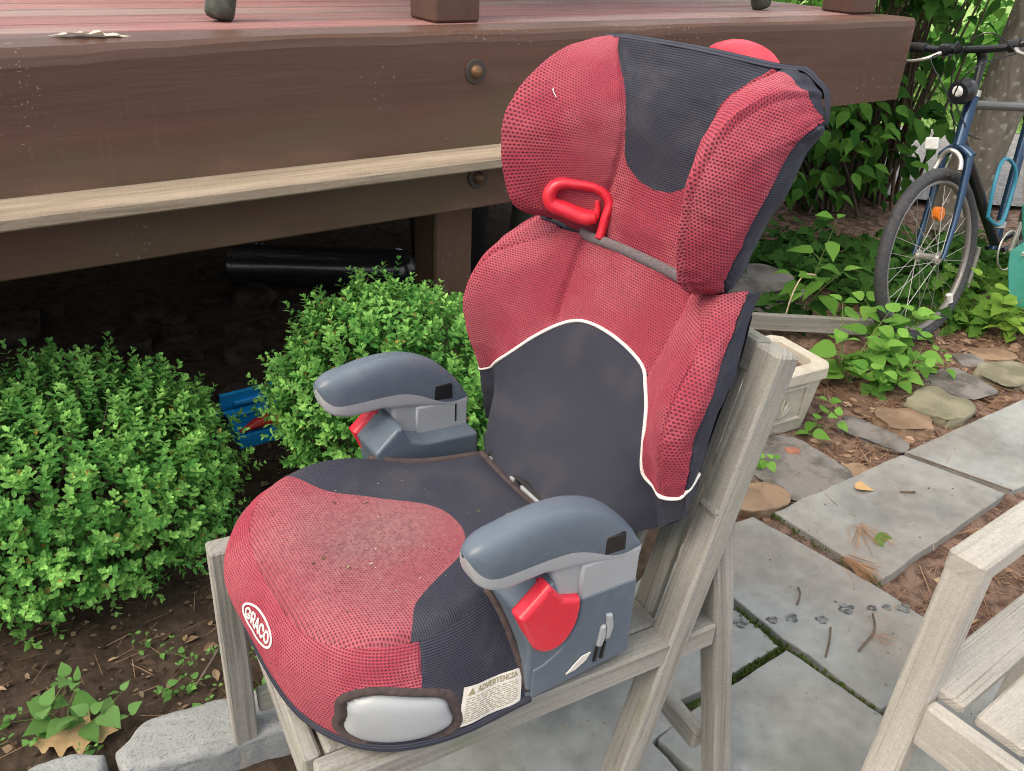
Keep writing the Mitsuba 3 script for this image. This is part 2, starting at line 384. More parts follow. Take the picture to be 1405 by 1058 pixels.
def top_z(x, y):
    d = shapely.distance(shapely.points(np.stack([x, y], -1)), ring_poly.exterior)
    z = 0.126 + 0.020 * np.clip(np.abs(x) / 0.17, 0, 1.2) ** 2 * np.exp(-((y - 0.13) / 0.15) ** 2) + 0.012 * np.clip((y - 0.1) / 0.25, 0, 1) + 0.006 * np.exp(-((y - 0.06) / 0.05) ** 2)
    k = 1 - np.exp(-d / 0.016)
    lump = 0.004 * (meshkit.fbm(np.stack([x * 12, y * 12, x * 0], -1), 3, 4) - 0.5)
    return ring_z(x, y) * (1 - k) + (z + lump) * k - 0.004 * np.exp(-(d / 0.004) ** 2)
def top_lift(p):
    return SW(np.column_stack([p, top_z(p[:, 0], p[:, 1])]))
tongue = [(-0.186, 0.098), (-0.172, 0.108), (-0.150, 0.122), (-0.135, 0.140), (-0.112, 0.180), (-0.088, 0.222), (-0.060, 0.243), (-0.02, 0.250), (0.02, 0.238), (0.055, 0.202), (0.09, 0.158), (0.124, 0.118), (0.155, 0.099), (0.178, 0.082)]
tl = smooth_line([(x, y, 0) for x, y in tongue], 90)[:, :2]
tl = np.vstack([[(-0.24, 0.07)], tl, [(0.24, 0.06)]])
red_zone = sg.Polygon(np.vstack([tl, [(0.3, 0.05), (0.3, -0.1), (-0.3, -0.1), (-0.3, 0.05)]])).buffer(0)
r_top, n_top = ring_poly.intersection(red_zone), ring_poly.difference(red_zone)
def biggest(g): return max(getattr(g, 'geoms', [g]), key=lambda q: q.area)
r_top, n_top = biggest(r_top), biggest(n_top)
v, f, uv = patch(r_top.segmentize(0.004), 0.004, top_lift)
put(CS + '__seat_cushion', (v, f), 'worn_red_fabric', True, uv, label='faded dusty red top of the seat cushion')
v, f, uv = patch(n_top.segmentize(0.004), 0.004, top_lift)
put(CS + '__seat_cushion__navy_panel', (v, f), 'navy_fabric', True, uv, label='navy ribbed sides of the seat cushion')

# boxing: a in [-1, 1] around the front, b in [0, 1] from the bottom edge to the seam
NB = 121
av = np.linspace(-1, 1, NB)
i_end = int(np.argmin(np.abs(ring_s[:, 1] - 0.214) + 10 * (ring_s[:, 0] < 0.1)))
rr = resample(ring_s[:i_end + 1], 61, False); bb = resample(base_s, 61, False)
rr = np.vstack([rr[::-1] * A([-1, 1]), rr[1:]]); bb = np.vstack([bb[::-1] * A([-1, 1]), bb[1:]])
bv = np.linspace(0, 1, 9)
tab = np.zeros((9, NB, 3))
for k, b in enumerate(bv):
    q = bb * (1 - b) + rr * b
    nrm = np.gradient(q, axis=0); nrm = np.stack([nrm[:, 1], -nrm[:, 0]], -1); nrm /= np.linalg.norm(nrm, axis=1, keepdims=True)
    bulge = 0.016 * np.sin(np.pi * b) ** 0.8 * (0.75 + 0.25 * np.cos(av * 3))
    q = q + nrm * (bulge + 0.013 * np.sin(np.pi * b) ** 1.1 * np.clip(av / 0.25, 0, 1) * np.clip((1 - av) / 0.3, 0, 1))[:, None]
    zt = ring_z(rr[:, 0], rr[:, 1]) - 0.0035
    tab[k] = SW(np.column_stack([q, 0.006 + (zt - 0.006) * (1 - (1 - b) ** 1.15)]))
BOX = Sheet(av, bv, tab, 4)
ALEN = 0.34
_c = BOX.at(A([0.0]), A([0.5]))[0]; _n = BOX.normal(A([0.0]), A([0.5]))[0]
BSIGN = 1.0 if _n @ (-SY) > 0 else -1.0
def box_lay(a, b, h):
    return BOX.at(a, b) + BSIGN * BOX.normal(a, b) * np.asarray(h)[..., None]
cup = A([(-0.447, 0.12), (-0.456, 0.33), (-0.479, 0.508), (-0.539, 0.555), (-0.599, 0.53), (-0.664, 0.475), (-0.720, 0.40), (-0.742, 0.24), (-0.728, 0.08), (-0.66, 0.035), (-0.574, 0.03), (-0.494, 0.05)])
cup = smooth_line(np.column_stack([cup, cup[:, 0] * 0]), 80, True)[:, :2]
def grow(c, d):
    s = A([ALEN, 0.11]); g = sg.Polygon(c * s).buffer(d).simplify(0.0004)
    return np.clip(A(g.exterior.coords) / s, [-1, 0.0], [1, 1])
band = grow(cup, 0.011)
mir = A([-1, 1])
redb = sg.Polygon([(-0.664, -0.1), (-0.664, 0.5), (-0.690, 1.1), (0.690, 1.1), (0.664, 0.5), (0.664, -0.1)])
regs = [('cup', sg.Polygon(cup)), ('cup2', sg.Polygon(cup * mir)), ('band', sg.Polygon(band)), ('band2', sg.Polygon(band * mir)), ('red', redb), ('navy', sg.box(-2, -1, 0, 2)), ('navy2', None)]
lns = [sg.LineString(np.vstack([c, c[:1]])) for c in (cup, cup * mir, band, band * mir)] + [sg.LineString([(-0.664, -0.1), (-0.664, 0.5), (-0.690, 1.1)]), sg.LineString([(0.664, -0.1), (0.664, 0.5), (0.690, 1.1)])]
def box_puff(P):
    out = 0.0012 * (meshkit.fbm(np.column_stack([P * A([25, 8]), P[:, 0] * 0]), 3, 2) - 0.5)
    for c in (cup, cup * mir):
        g = sg.Polygon(c * A([ALEN, 0.11]))
        q = shapely.points(P * A([ALEN, 0.11])); ins = shapely.contains(g, q)
        d = shapely.distance(q, g.exterior)
        e = np.clip(d / 0.0025, 0, 1)
        out = np.where(ins, -0.003 + 0.0085 * (1 - np.exp(-d / 0.005)), (1 - e) * -0.003 + e * (out + 0.0032 * np.exp(-((d - 0.005) / 0.005) ** 2)))
    return BSIGN * out
pcs = sheet_regions(BOX, 401, 45, regs, lns, [(sg.LineString([(s * .672, .70), (s * .690, 1.1)]), BSIGN * 0.0025, 0.006) for s in (-1, 1)], box_puff)
def scaled(m): return (m[0], m[1]), m[2] * A([ALEN, 0.115])
def flip_if(m, on): return ((m[0], m[1][:, ::-1]), m[2]) if on else ((m[0], m[1]), m[2])
for nm, key, mat, lab in (('red', 'seat_cushion__front_panel', 'red_fabric', 'red woven front side of the seat cushion'), ('navy', 'seat_cushion__side_panel', 'navy_fabric', 'navy ribbed side of the seat cushion by the armrest'), ('navy2', 'seat_cushion__side_panel_001', 'navy_fabric', None),
                          ('cup', 'cup_holder', 'silver_plastic', 'silver grey cup holder front at the near corner'), ('cup2', 'cup_holder_001', 'silver_plastic', None), ('band', 'cup_holder__binding', 'brown_binding', None), ('band2', 'cup_holder_001__binding', 'brown_binding', None)):
    m, u2 = flip_if(scaled(pcs[nm]) + () if False else (pcs[nm][0], pcs[nm][1], pcs[nm][2]), BSIGN < 0)
    put(CS + '__' + key, m, mat, True, u2, label=lab)
a_ = np.linspace(-1, 1, 220)
v, f, uv = tube(BOX.at(a_, a_ * 0 + 0.0) + A([0, 0, -0.001]), 0.0055, 10)
put(CS + '__seat_cushion__bottom_edge', (v, f), 'navy_fabric', True, uv)
# brown bindings along the rear cut-outs of the cushion
for s in (-1, 1):
    k = ring_s[i_end:] * A([s, 1])
    e = BOX.at(A([s * 1.0] * 14), np.linspace(0, 1, 14))
    line = np.vstack([e[1:-1], SW(np.column_stack([k, ring_z(k[:, 0], k[:, 1]) - 0.001]))])
    v, f, uv = tube(resample(line, 90, False), 0.0052, 10)
    put(CS + '__seat_cushion__binding' + ('' if s < 0 else '_001'), (v, f), 'brown_binding', True, uv)
xs = np.linspace(-0.102, 0.102, 40)
v, f, uv = tube(SW(np.column_stack([xs, xs * 0 + 0.368, ring_z(xs, xs * 0 + 0.368) + 0.001])), 0.005, 10)
put(CS + '__seat_cushion__rear_binding', (v, f), 'brown_binding', True, uv)
# skirt below the ring between the arms, and the plastic pan under the cushion
k = ring_s[i_end:]; k = np.vstack([k, (k * mir)[::-1]])
z = ring_z(k[:, 0], k[:, 1]); V = np.vstack([SW(np.column_stack([k, z - 0.002])), SW(np.column_stack([k * 0.985, z * 0 + 0.06]))]); n = len(k)
i = np.arange(n - 1); put(CS + '__seat_cushion__skirt', (V, np.vstack([np.stack([i, i + 1, n + i + 1], -1), np.stack([i, n + i + 1, n + i], -1)])), 'navy_fabric', True, np.vstack([k, k]))
m = trimesh.creation.extrude_polygon(sg.Polygon([(-0.22, 0.10), (-0.14, 0.01), (0.14, 0.01), (0.22, 0.10), (0.222, 0.395), (-0.222, 0.395)]), 0.055, engine='earcut')
put(CS + '__base_pan', (SW(m.vertices + A([0, 0, -0.005])), m.faces), 'slate_plastic', False, m.vertices[:, :2])

# --- emblem: white oval ring and letters on the front of the cushion
def lay_flat(mesh, ca, cb, rot=0.0, h0=0.0006, su=-1):
    v = np.asarray(mesh.vertices); c, s = math.cos(rot), math.sin(rot)
    x, y = v[:, 0] * c - v[:, 1] * s, v[:, 0] * s + v[:, 1] * c
    return box_lay(ca + su * x / ALEN, cb + y / 0.112, h0 + v[:, 2])
def sub(mesh, e=0.002):
    for _ in range(6):
        if mesh.edges_unique_length.max() < e * 1.5: break
        mesh = mesh.subdivide_to_size(e, max_iter=12) if hasattr(mesh, 'subdivide_to_size') else mesh
    return mesh
el = lambda a, b: sg.Polygon([(a * math.cos(t), b * math.sin(t)) for t in np.linspace(0, 2 * np.pi, 120, endpoint=False)])
ringm = trimesh.creation.extrude_polygon(el(0.0385, 0.0195).difference(el(0.0355, 0.0168)), 0.0009, engine='earcut')
tm = meshkit.text_mesh('GRACO', 0.0165, 0.0009, bold=True)
b0, b1 = tm.bounds; tm.apply_translation([-(b0[0] + b1[0]) / 2, -(b0[1] + b1[1]) / 2, 0]); tm.apply_scale([0.062 / (b1[0] - b0[0]), 1.02, 1])
tm.vertices[:, 1] *= 1.05 - 0.25 * (np.abs(tm.vertices[:, 0]) / 0.031) ** 2
em = trimesh.util.concatenate([sub(ringm), sub(tm)])
put(CS + '__emblem', (lay_flat(em, -0.035, 0.60, 0.10), em.faces[:, ::-1] if False else em.faces), 'white_cord', False, em.vertices[:, :2], label='white oval ring with the word GRACO on the red front')

# --- warning label
tagq = A([(-0.789, 0.427), (-0.998, 0.300), (-0.965, 0.02), (-0.752, 0.06)])   # upper left, upper right, lower right, lower left as read
def tag_lay(x, y, h):
    x, y = np.asarray(x)[:, None], np.asarray(y)[:, None]
    q = (tagq[3] * (1 - x) + tagq[2] * x) * (1 - y) + (tagq[0] * (1 - x) + tagq[1] * x) * y
    return box_lay(q[:, 0], q[:, 1], 0.0016 + np.asarray(h) + 0.0012 * np.sin(9 * x[:, 0]))
gx, gy = np.meshgrid(np.linspace(0, 1, 26), np.linspace(0, 1, 16)); i, j = np.meshgrid(np.arange(15), np.arange(25), indexing='ij')
q = np.stack([i * 26 + j, i * 26 + j + 1, (i + 1) * 26 + j + 1, (i + 1) * 26 + j], -1).reshape(-1, 4)
top = tag_lay(gx.ravel(), gy.ravel(), np.zeros(gx.size)); bot = tag_lay(gx.ravel(), gy.ravel(), np.zeros(gx.size) - 0.0008)
F = np.vstack([q[:, [0, 1, 2]], q[:, [0, 2, 3]]]); n = len(top)
put(CS + '__warning_label', (np.vstack([top, bot]), np.vstack([F, F[:, ::-1] + n])), 'label_paper', False, np.vstack([np.stack([gx.ravel(), gy.ravel()], -1)] * 2) * 0.08, label='white paper warning label headed ADVERTENCIA')
tx = meshkit.text_mesh('ADVERTENCIA', 0.010, 0.0004, bold=True); b0, b1 = tx.bounds
ink = [sub(tx, 0.004)]; ink[0].apply_translation([-b0[0], -b0[1], 0]); ink[0].apply_scale([0.70 / (b1[0] - b0[0]), 0.15 / (b1[1] - b0[1]), 1]); ink[0].apply_translation([0.22, 0.80, 0])
tri = sg.Polygon([(0.07, 0.79), (0.18, 0.79), (0.125, 0.96)]); ink.append(trimesh.creation.extrude_polygon(tri, 0.0004, engine='earcut'))
for r in range(11):
    x = 0.06
    while x < 0.9:
        w = rngs.uniform(0.04, 0.14); y = 0.70 - r * 0.06
        ink.append(trimesh.creation.extrude_polygon(sg.box(x, y, min(x + w, 0.94), y + 0.018), 0.0002, engine='earcut')); x += w + 0.03
im = trimesh.util.concatenate(ink)
put(CS + '__warning_label__print', (tag_lay(im.vertices[:, 0], im.vertices[:, 1], 0.0003 + im.vertices[:, 2]), im.faces), 'label_ink', False, im.vertices[:, :2])

# --- armrests
prof_top = [(.140, .247), (.150, .232), (.165, .224), (.195, .222), (.242, .221), (.275, .218), (.292, .213), (.313, .203), (.336, .190), (.350, .184), (.367, .181), (.391, .183)]
prof_crest = [(.383, .203), (.362, .231), (.334, .256), (.306, .271), (.279, .279), (.251, .282), (.22, .280), (.191, .274), (.164, .265), (.147, .256)]
under = [(.1405, .246), (.142, .228), (.150, .212), (.168, .202), (.196, .197), (.24, .197), (.258, .193), (.262, .186)]
seam_z = PchipInterpolator(*A(prof_top).T)
crest_z = PchipInterpolator([.1385, .141, .147, .164, .191, .22, .251, .279, .306, .334, .362, .383, .391], [.2475, .253, .2585, .2655, .2695, .274, .2755, .273, .2655, .2515, .2275, .2015, .1845])
under_z = PchipInterpolator([.1385, .1405, .144, .150, .168, .196, .24, .262, .30, .391], [.246, .238, .225, .213, .203, .198, .198, .192, .186, .165])
def dens(pts, n): return smooth_line([(a, b, 0) for a, b in pts], n)[:, :2]
def place_pillow(key, prof, thick, x, bev, mat, weight=None, smooth=40, nose=None, **kw):
    V, F = pillow(prof, thick, bev, weight=weight)
    if nose: V[:, 2] *= np.sqrt(np.clip(1 - (np.clip(nose[0] + nose[1] - V[:, 0], 0, None) / nose[1]) ** 2.2, 0.02, 1)) * (1 - 0.12 * np.clip((V[:, 0] - .33) / .06, 0, 1) ** 2)
    P = SW(np.column_stack([x + V[:, 2], V[:, 0], V[:, 1]]))
    put(key, (P, F[:, ::-1]), mat, smooth, **kw)
def armrest(s):
    key = CS + '__armrest' + ('' if s < 0 else '_001')
    x = s * 0.2085
    Y = np.unique(np.r_[.1385 + .046 * np.linspace(0, 1, 22) ** 2, np.linspace(.1855, .391, 60)])
    zs, zc, zu = seam_z(Y), crest_z(Y), under_z(Y)
    hw = 0.0265 * np.sqrt(np.clip(1 - (np.clip(.184 - Y, 0, None) / .0456) ** 2.3, 0.0, 1)) * (1 - .10 * np.clip((Y - .33) / .061, 0, 1) ** 2)
    th = np.linspace(np.pi, 0, 31)
    cx, cz = np.sign(np.cos(th)) * np.abs(np.cos(th)) ** .62, np.sin(th) ** .80
    def loft(X, Z, mat, k, **kw):
        m = X.shape[1]; V = SW(np.stack([x + X, np.broadcast_to((Y + .0115 * np.clip((.25 - Y) / .11, 0, 1))[:, None], X.shape), Z], -1).reshape(-1, 3))
        i, j = np.meshgrid(np.arange(len(Y) - 1), np.arange(m - 1), indexing='ij')
        q = np.stack([i * m + j, i * m + j + 1, (i + 1) * m + j + 1, (i + 1) * m + j], -1).reshape(-1, 4)
        F = np.vstack([q[:, [0, 1, 2]], q[:, [0, 2, 3]]])
        e = (len(Y) - 1) * m; cap = np.stack([np.full(m - 2, e), e + np.arange(1, m - 1), e + np.arange(2, m)], -1)
        put(key + k, (V, np.vstack([F, cap])), mat, 50, **kw)
    loft(hw[:, None] * cx, zs[:, None] + np.maximum(zc - zs, 0)[:, None] * cz, 'slate_plastic', '', label='slate grey moulded armrest' if s < 0 else None)
    ex = np.r_[-1, -1, np.cos(np.linspace(np.pi, 2 * np.pi, 19)), 1, 1]; ez = np.r_[0, .25, .25 + .75 * np.abs(np.sin(np.linspace(np.pi, 2 * np.pi, 19))) ** .5, .25, 0]
    ex = np.sign(ex) * np.abs(ex) ** .45
    loft((hw + .0006)[:, None] * ex, (zs + .0004)[:, None] - np.maximum(zs - zu, 0.0005)[:, None] * ez, 'silver_plastic', '__lower_trim')
    place_pillow(key + '__stem', A([(.262, .12), (.305, .12), (.305, .190), (.262, .193)]), 0.041, x, 0.008, 'silver_plastic', None, 40)
    place_pillow(key + '__stem_001', A([(.300, .12), (.390, .12), (.390, .182), (.300, .188)]), 0.0525, x, 0.006, 'silver_plastic', None, 40)
    for side in (-1, 1):
        place_pillow(key + '__pad' + ('' if side < 0 else '_001'), A([(.330, .1915), (.362, .1880), (.361, .2135), (.331, .217)]), 0.005, x + side * 0.0245, 0.0015, 'black_plastic', None, 30)
    if s > 0: place_pillow(key + '__slot', A([(.3665, .145), (.3690, .145), (.3690, .176), (.3665, .177)]), 0.003, x - 0.0262, 0.0004, 'black_plastic', None, False)
    bp = [(.229, .003), (.393, .003), (.391, .134), (.300, .142), (.272, .153), (.260, .180), (.251, .179), (.2145, .147), (.2235, .118), (.230, .08)]
    place_pillow(key + '__base_housing', resample(bp, 140), 0.084, s * 0.192, 0.005, 'slate_plastic', None, 35)
    side = [(.237, .053), (.252, .055), (.271, .064), (.285, .077), (.294, .092), (.300, .108), (.302, .138), (.389, .131), (.391, .006), (.235, .006)]
    place_pillow(key + '__side_panel', resample(side, 160)[::-1], 0.006, s * 0.2335, 0.0025, 'slate_plastic', None, 35)
    bt = [(.2495, .1845), (.272, .154), (.298, .1435), *[tuple(q) for q in smooth_line([(.2995, .132, 0), (.2965, .108, 0), (.288, .090, 0), (.273, .0775, 0), (.254, .0765, 0), (.238, .087, 0), (.226, .110, 0)], 24)[:, :2]], (.2095, .1500)]
    place_pillow(key + '__red_button', resample(bt, 120)[::-1], 0.025, s * 0.228, 0.008, 'red_plastic', None, 35, label='red plastic button on the armrest base' if s < 0 else None)
    if s < 0:
        place_pillow(key + '__clip', resample([(.333, .046), (.340, .043), (.345, .060), (.343, .078), (.337, .076)], 40), 0.008, x - 0.0285, 0.002, 'silver_plastic', None, 35)
        place_pillow(key + '__clip_001', resample([(.346, .052), (.352, .052), (.356, .070), (.352, .092), (.343, .094), (.345, .082)], 40), 0.008, x - 0.0285, 0.002, 'silver_plastic', None, 35)
        for q in (0.330, 0.341):
            place_pillow(key + '__slot' + ('' if q < 0.335 else '_001'), A([(q, .020), (q + .004, .020), (q + .007, .046), (q + .003, .046)]), 0.004, x - 0.029, 0.0004, 'black_plastic', None, False)
        place_pillow(key + '__torn_sticker', resample([(.286, .022), (.300, .0225), (.316, .030), (.324, .041), (.310, .041), (.300, .034)], 40), 0.0015, x - 0.030, 0.0003, 'label_paper', None, False, label='torn scrap of a white sticker')
for s in (-1, 1): armrest(s)

# --- backrest (lower) and headrest, both as sheets over (u across, t up)
def table(cols, nt=25):
    t = np.linspace(0, 1, nt)
    return t, np.stack([c(t) for c in cols], 1)
Yc = PchipInterpolator([.05, .125, .2, .26, .325, .40, .452], [.345, .378, .425, .46, .491, .523, .543])
Yf = PchipInterpolator([.05, .10, .196, .264, .322, .357, .395, .425, .444, .462], [.455, .448, .437, .414, .405, .411, .434, .478, .515, .545])
YrN = PchipInterpolator([.05, .10, .196, .264, .322, .38, .43, .478], [.47, .464, .452, .444, .452, .474, .494, .520])
YrF = PchipInterpolator([.05, .10, .196, .264, .322, .38, .43, .461], [.47, .464, .452, .444, .452, .478, .512, .560])
YfF = Yf
YfN = PchipInterpolator([.05, .10, .196, .264, .322, .357, .395, .425, .450, .480], [.455, .448, .437, .414, .405, .411, .430, .452, .474, .505])
wid = PchipInterpolator([.05, .10, .16, .22, .32, .40, .455], [.98, .98, .98, .98, 1.0, .975, .91])
def zcol(zt, zb=0.118): return lambda t: zb + (zt - zb) * t
def lc(xf, yf, zt, zb=.118):
    def c(t):
        z = zcol(zt, zb)(t)
        return SW(np.stack([xf(z), yf(z), z], -1))
    return c
lob = []
for s in (-1, 1):
    Yf, Yr = (YfF, YrF) if s > 0 else (YfN, YrN)
    half = [lc(lambda z, s=s: s * (0.098 + 0.012 * (z - .3) / .15), lambda z: Yc(z) - .003, .448),
            lc(lambda z, s=s: s * 0.155 * wid(z), lambda z, Yf=Yf: Yc(z) * .56 + Yf(z) * .44 - 0.004, .448 if s > 0 else .458, .122 if s > 0 else .135),
            lc(lambda z, s=s: s * 0.198 * wid(z), lambda z, Yf=Yf: Yf(z) + .012, .447 if s > 0 else .468, .115 if s > 0 else .158),
            lc(lambda z, s=s: s * 0.225 * wid(z), Yf, .450 if s > 0 else .477, .108 if s > 0 else .182),
            lc(lambda z, s=s: s * 0.242 * wid(z), lambda z, Yf=Yf: Yf(z) + .016, .456 if s > 0 else .483, .108 if s > 0 else .202),
            lc(lambda z, s=s: s * 0.246 * wid(z), Yr, .461 if s > 0 else .481, .110 if s > 0 else .218),
            lc(lambda z, s=s: s * 0.232 * wid(z), lambda z, Yr=Yr: Yr(z) + .034, .455 if s > 0 else .474, .115 if s > 0 else .232)]
    lob.append(half)
cols = lob[0][::-1] + [lc(lambda z: z * 0, Yc, .452)] + lob[1]
LU = [.10, .160, .205, .235, .260, .305, .345]
t, tb = table(cols, 31)
LOW = Sheet([-u for u in LU[::-1]] + [0] + LU, t, tb, 5)
LH = 0.37

def hc(xs, ys, zs):
    q = np.linspace(0, 1, len(zs)); fx = [PchipInterpolator(q, a) for a in (xs, ys, zs)]
    return lambda t: SW(np.stack([g(t) for g in fx], -1))
h0 = ([0] * 9, [.548, .550, .553, .556, .556, .560, .567, .577, .588], [.435, .475, .51, .55, .60, .635, .665, .69, .714])
h1 = ([.100, .092, .083, .073, .066, .071, .085, .110, .132], [.545, .547, .549, .552, .554, .558, .565, .577, .588], [.445, .48, .51, .55, .60, .635, .665, .69, .712])
h4 = ([.165, .170, .174, .178, .181, .184, .187, .190, .192], [.520, .470, .445, .432, .432, .448, .485, .550, .608], [.462, .475, .50, .55, .59, .63, .665, .695, .707])
h5 = ([.180, .190, .194, .198, .200, .202, .203, .203, .200], [.520, .488, .468, .454, .453, .469, .503, .558, .606], [.465, .48, .503, .55, .592, .632, .661, .681, .688])
h6 = ([.182, .194, .199, .203, .206, .207, .207, .206, .201], [.522, .512, .515, .530, .550, .570, .587, .602, .612], [.470, .487, .512, .55, .588, .624, .647, .660, .665])
h7 = ([.170, .178, .182, .186, .188, .191, .191, .190, .185], [.545, .548, .553, .566, .583, .600, .614, .624, .630], [.470, .487, .512, .55, .586, .618, .638, .650, .654])
def lerp(a, b, w, bulge=0.0): return tuple([x * (1 - w) + y * w - (bulge * math.sin(math.pi * i / 8) if k == 1 else 0) for i, (x, y) in enumerate(zip(p, q))] for k, (p, q) in enumerate(zip(a, b)))
h2, h3 = lerp(h1, h4, .5, -.004), lerp(h1, h4, .86, .002)
neg = lambda h: ([-x for x in h[0]], h[1], [z + d * (1 if h in (h2, h3, h4) else 0) + e * {id(h3): .6, id(h4): 1, id(h5): .6, id(h6): .3, id(h7): .2}.get(id(h), 0) for z, d, e in zip(h[2], (0, 0, 0, .004, .010, .017, .018, .012, .004), (0, 0, 0, 0, 0, 0, -.001, -.006, -.016))])
hcols = [hc(*neg(h)) for h in (h7, h6, h5, h4, h3, h2, h1)] + [hc(*h) for h in (h0, h1, h2, h3, h4, h5, h6, h7)]
HU0, HU = [.080, .135, .180, .203, .228, .280, .325], [.066, .150, .210, .233, .261, .358, .398]
def MU(pts):
    p = A(pts, float); p[:, 0] = np.sign(p[:, 0]) * np.interp(np.abs(p[:, 0]), [0] + HU0 + [1], [0] + HU + [1]); return p
t, tb = table(hcols, 33)
HEAD = Sheet([-u for u in HU[::-1]] + [0] + HU, t, tb, 5)
HH = 0.31
def sign_of(S, toward):
    u, v = A([sum(S.u) / 2]), A([sum(S.v) / 2])
    return 1.0 if S.normal(u, v)[0] @ toward > 0 else -1.0
LS, HS = sign_of(LOW, -SY), sign_of(HEAD, -SY)
pip = smooth_line([(-.345, .125, 0), (-.30, .120, 0), (-.262, .130, 0), (-.232, .188, 0), (-.207, .225, 0), (-.190, .268, 0), (-.183, .34, 0), (-.177, .47, 0), (-.160, .555, 0), (-.130, .608, 0), (-.097, .642, 0), (-.06, .664, 0), (-.01, .690, 0), (.05, .675, 0), (.077, .645, 0), (.099, .606, 0), (.133, .506, 0), (.162, .406, 0), (.20, .325, 0), (.234, .282, 0), (.27, .268, 0), (.31, .27, 0), (.345, .275, 0)], 200)[:, :2]
pipl = sg.LineString(pip)
navy_low = sg.Polygon(np.vstack([pip, [(.5, .275), (.5, -.1), (-.5, -.1), (-.5, .125)]]))
rearl = [sg.LineString([(s * .292, -.1), (s * .292, 1.1)]) for s in (-1, 1)]
red_low = sg.box(-.292, -.1, .292, 1.1)
seams = [(sg.LineString([(s * .100, .62 if s > 0 else .645), (s * .104, 1.1)]), LS * .0065, .0075) for s in (-1, 1)]
isl = [sg.LineString([(s * .100, -.1), (s * .101, .62), (s * .104, 1.1)]) for s in (-1, 1)]
fsl = [sg.LineString([(s * .236, -.1), (s * .236, .78), (s * .225, .88), (s * .19, .965), (s * .165, 1.1)]) for s in (-1, 1)]
seams += [(sg.LineString([(s * .236, .17 if s < 0 else .29), (s * .236, .78), (s * .225, .88), (s * .19, .965), (s * .165, 1.1)]), LS * .0034, .0042) for s in (-1, 1)] + [(l, LS * .003, .004) for l in rearl]
def low_puff(P):
    q = np.column_stack([P * A([14, 5]), P[:, 0] * 0])
    return LS * 0.010 * (meshkit.fbm(q, 3, 8) - 0.5)
pcs = sheet_regions(LOW, 361, 171, [('navy', navy_low), ('mid', sg.Polygon([*isl[0].coords, *list(isl[1].coords)[::-1]])), ('red', sg.Polygon([*fsl[0].coords, *list(fsl[1].coords)[::-1]]).intersection(sg.box(-1, -1, 0, 2))), ('red2', sg.Polygon([*fsl[0].coords, *list(fsl[1].coords)[::-1]])), ('strip', red_low.intersection(sg.box(-2, -1, 0, 2))), ('strip2', red_low), ('side', sg.box(-2, -1, 0, 2)), ('side2', None)], [pipl, *rearl, *fsl, *isl], seams, low_puff, LH, {'mid': flatten(LOW, -.106, .106, 25), 'red': flatten(LOW, -.24, -.095, 25), 'red2': flatten(LOW, .095, .24, 25), 'navy': flatten(LOW, -.345, .345), 'strip': flatten(LOW, -.345, -.15, 21), 'strip2': flatten(LOW, .15, .345, 21)})
def cs_put(key, m, mat, fl, **kw):
    put(CS + '__' + key, (m[0], m[1][:, ::-1] if fl else m[1]), mat, True, m[2], **kw)
cs_put('backrest__side_panel', pcs['red'], 'red_fabric', LS < 0); cs_put('backrest__side_panel_001', pcs['red2'], 'red_fabric', LS < 0)
cs_put('backrest', pcs['mid'], 'red_fabric', LS < 0, label='red woven upper part of the backrest')
cs_put('backrest__bolster', pcs['strip'], 'red_fabric', LS < 0); cs_put('backrest__bolster_001', pcs['strip2'], 'red_fabric', LS < 0)
cs_put('backrest__navy_panel', pcs['navy'], 'navy_fabric', LS < 0, label='navy lower panel of the backrest with a domed top')
cs_put('backrest__side_border', pcs['side'], 'navy_fabric', LS < 0); cs_put('backrest__side_border_001', pcs['side2'], 'navy_fabric', LS < 0)
m_ = np.abs(pip[:, 0]) < .34
pp = pip[m_]
v, f, uv = tube(LOW.at(pp[:, 0], pp[:, 1]) + LS * LOW.normal(pp[:, 0], pp[:, 1]) * 0.0012, 0.0026, 8)
put(CS + '__backrest__white_piping', (v, f), 'white_cord', True, uv, label='white piping between red and navy cloth')
ub = np.linspace(-.102, .104, 60)
bl = LOW.at(ub, ub * 0 + 1.0)
hook = A([LOW.at(A([.104]), A([1.0]))[0] + SY * .02 + SZ * .012, LOW.at(A([.112]), A([1.0]))[0] + SY * .004 + SZ * .004])
v, f, uv = tube(smooth_line(np.vstack([bl[::6], hook[::-1]]), 70), 0.0062, 10, flat=1.25)
put(CS + '__backrest__top_binding', (v, f), 'grey_binding', True, uv, label='grey binding along the top edge of the backrest')
def rim(S, t0, offs, nu=160, ulim=None):
    u = np.linspace(*(ulim or S.u), nu); base = S.at(u, u * 0 + t0)
    tp = (1 - (np.abs(u) / np.abs(u).max()) ** 1.25)[:, None]
    rows = [base] + [base + (SY * a + SZ * b) * tp for a, b in offs]; V = np.vstack(rows); k = len(rows)
    i, j = np.meshgrid(np.arange(k - 1), np.arange(nu - 1), indexing='ij')
    q = np.stack([i * nu + j, i * nu + j + 1, (i + 1) * nu + j + 1, (i + 1) * nu + j], -1).reshape(-1, 4)
    uv = np.stack(np.broadcast_arrays(u[None], np.r_[0, [o[0] for o in offs]][:, None]), -1).reshape(-1, 2)
    return V, np.vstack([q[:, [0, 1, 2]], q[:, [0, 2, 3]]]), uv
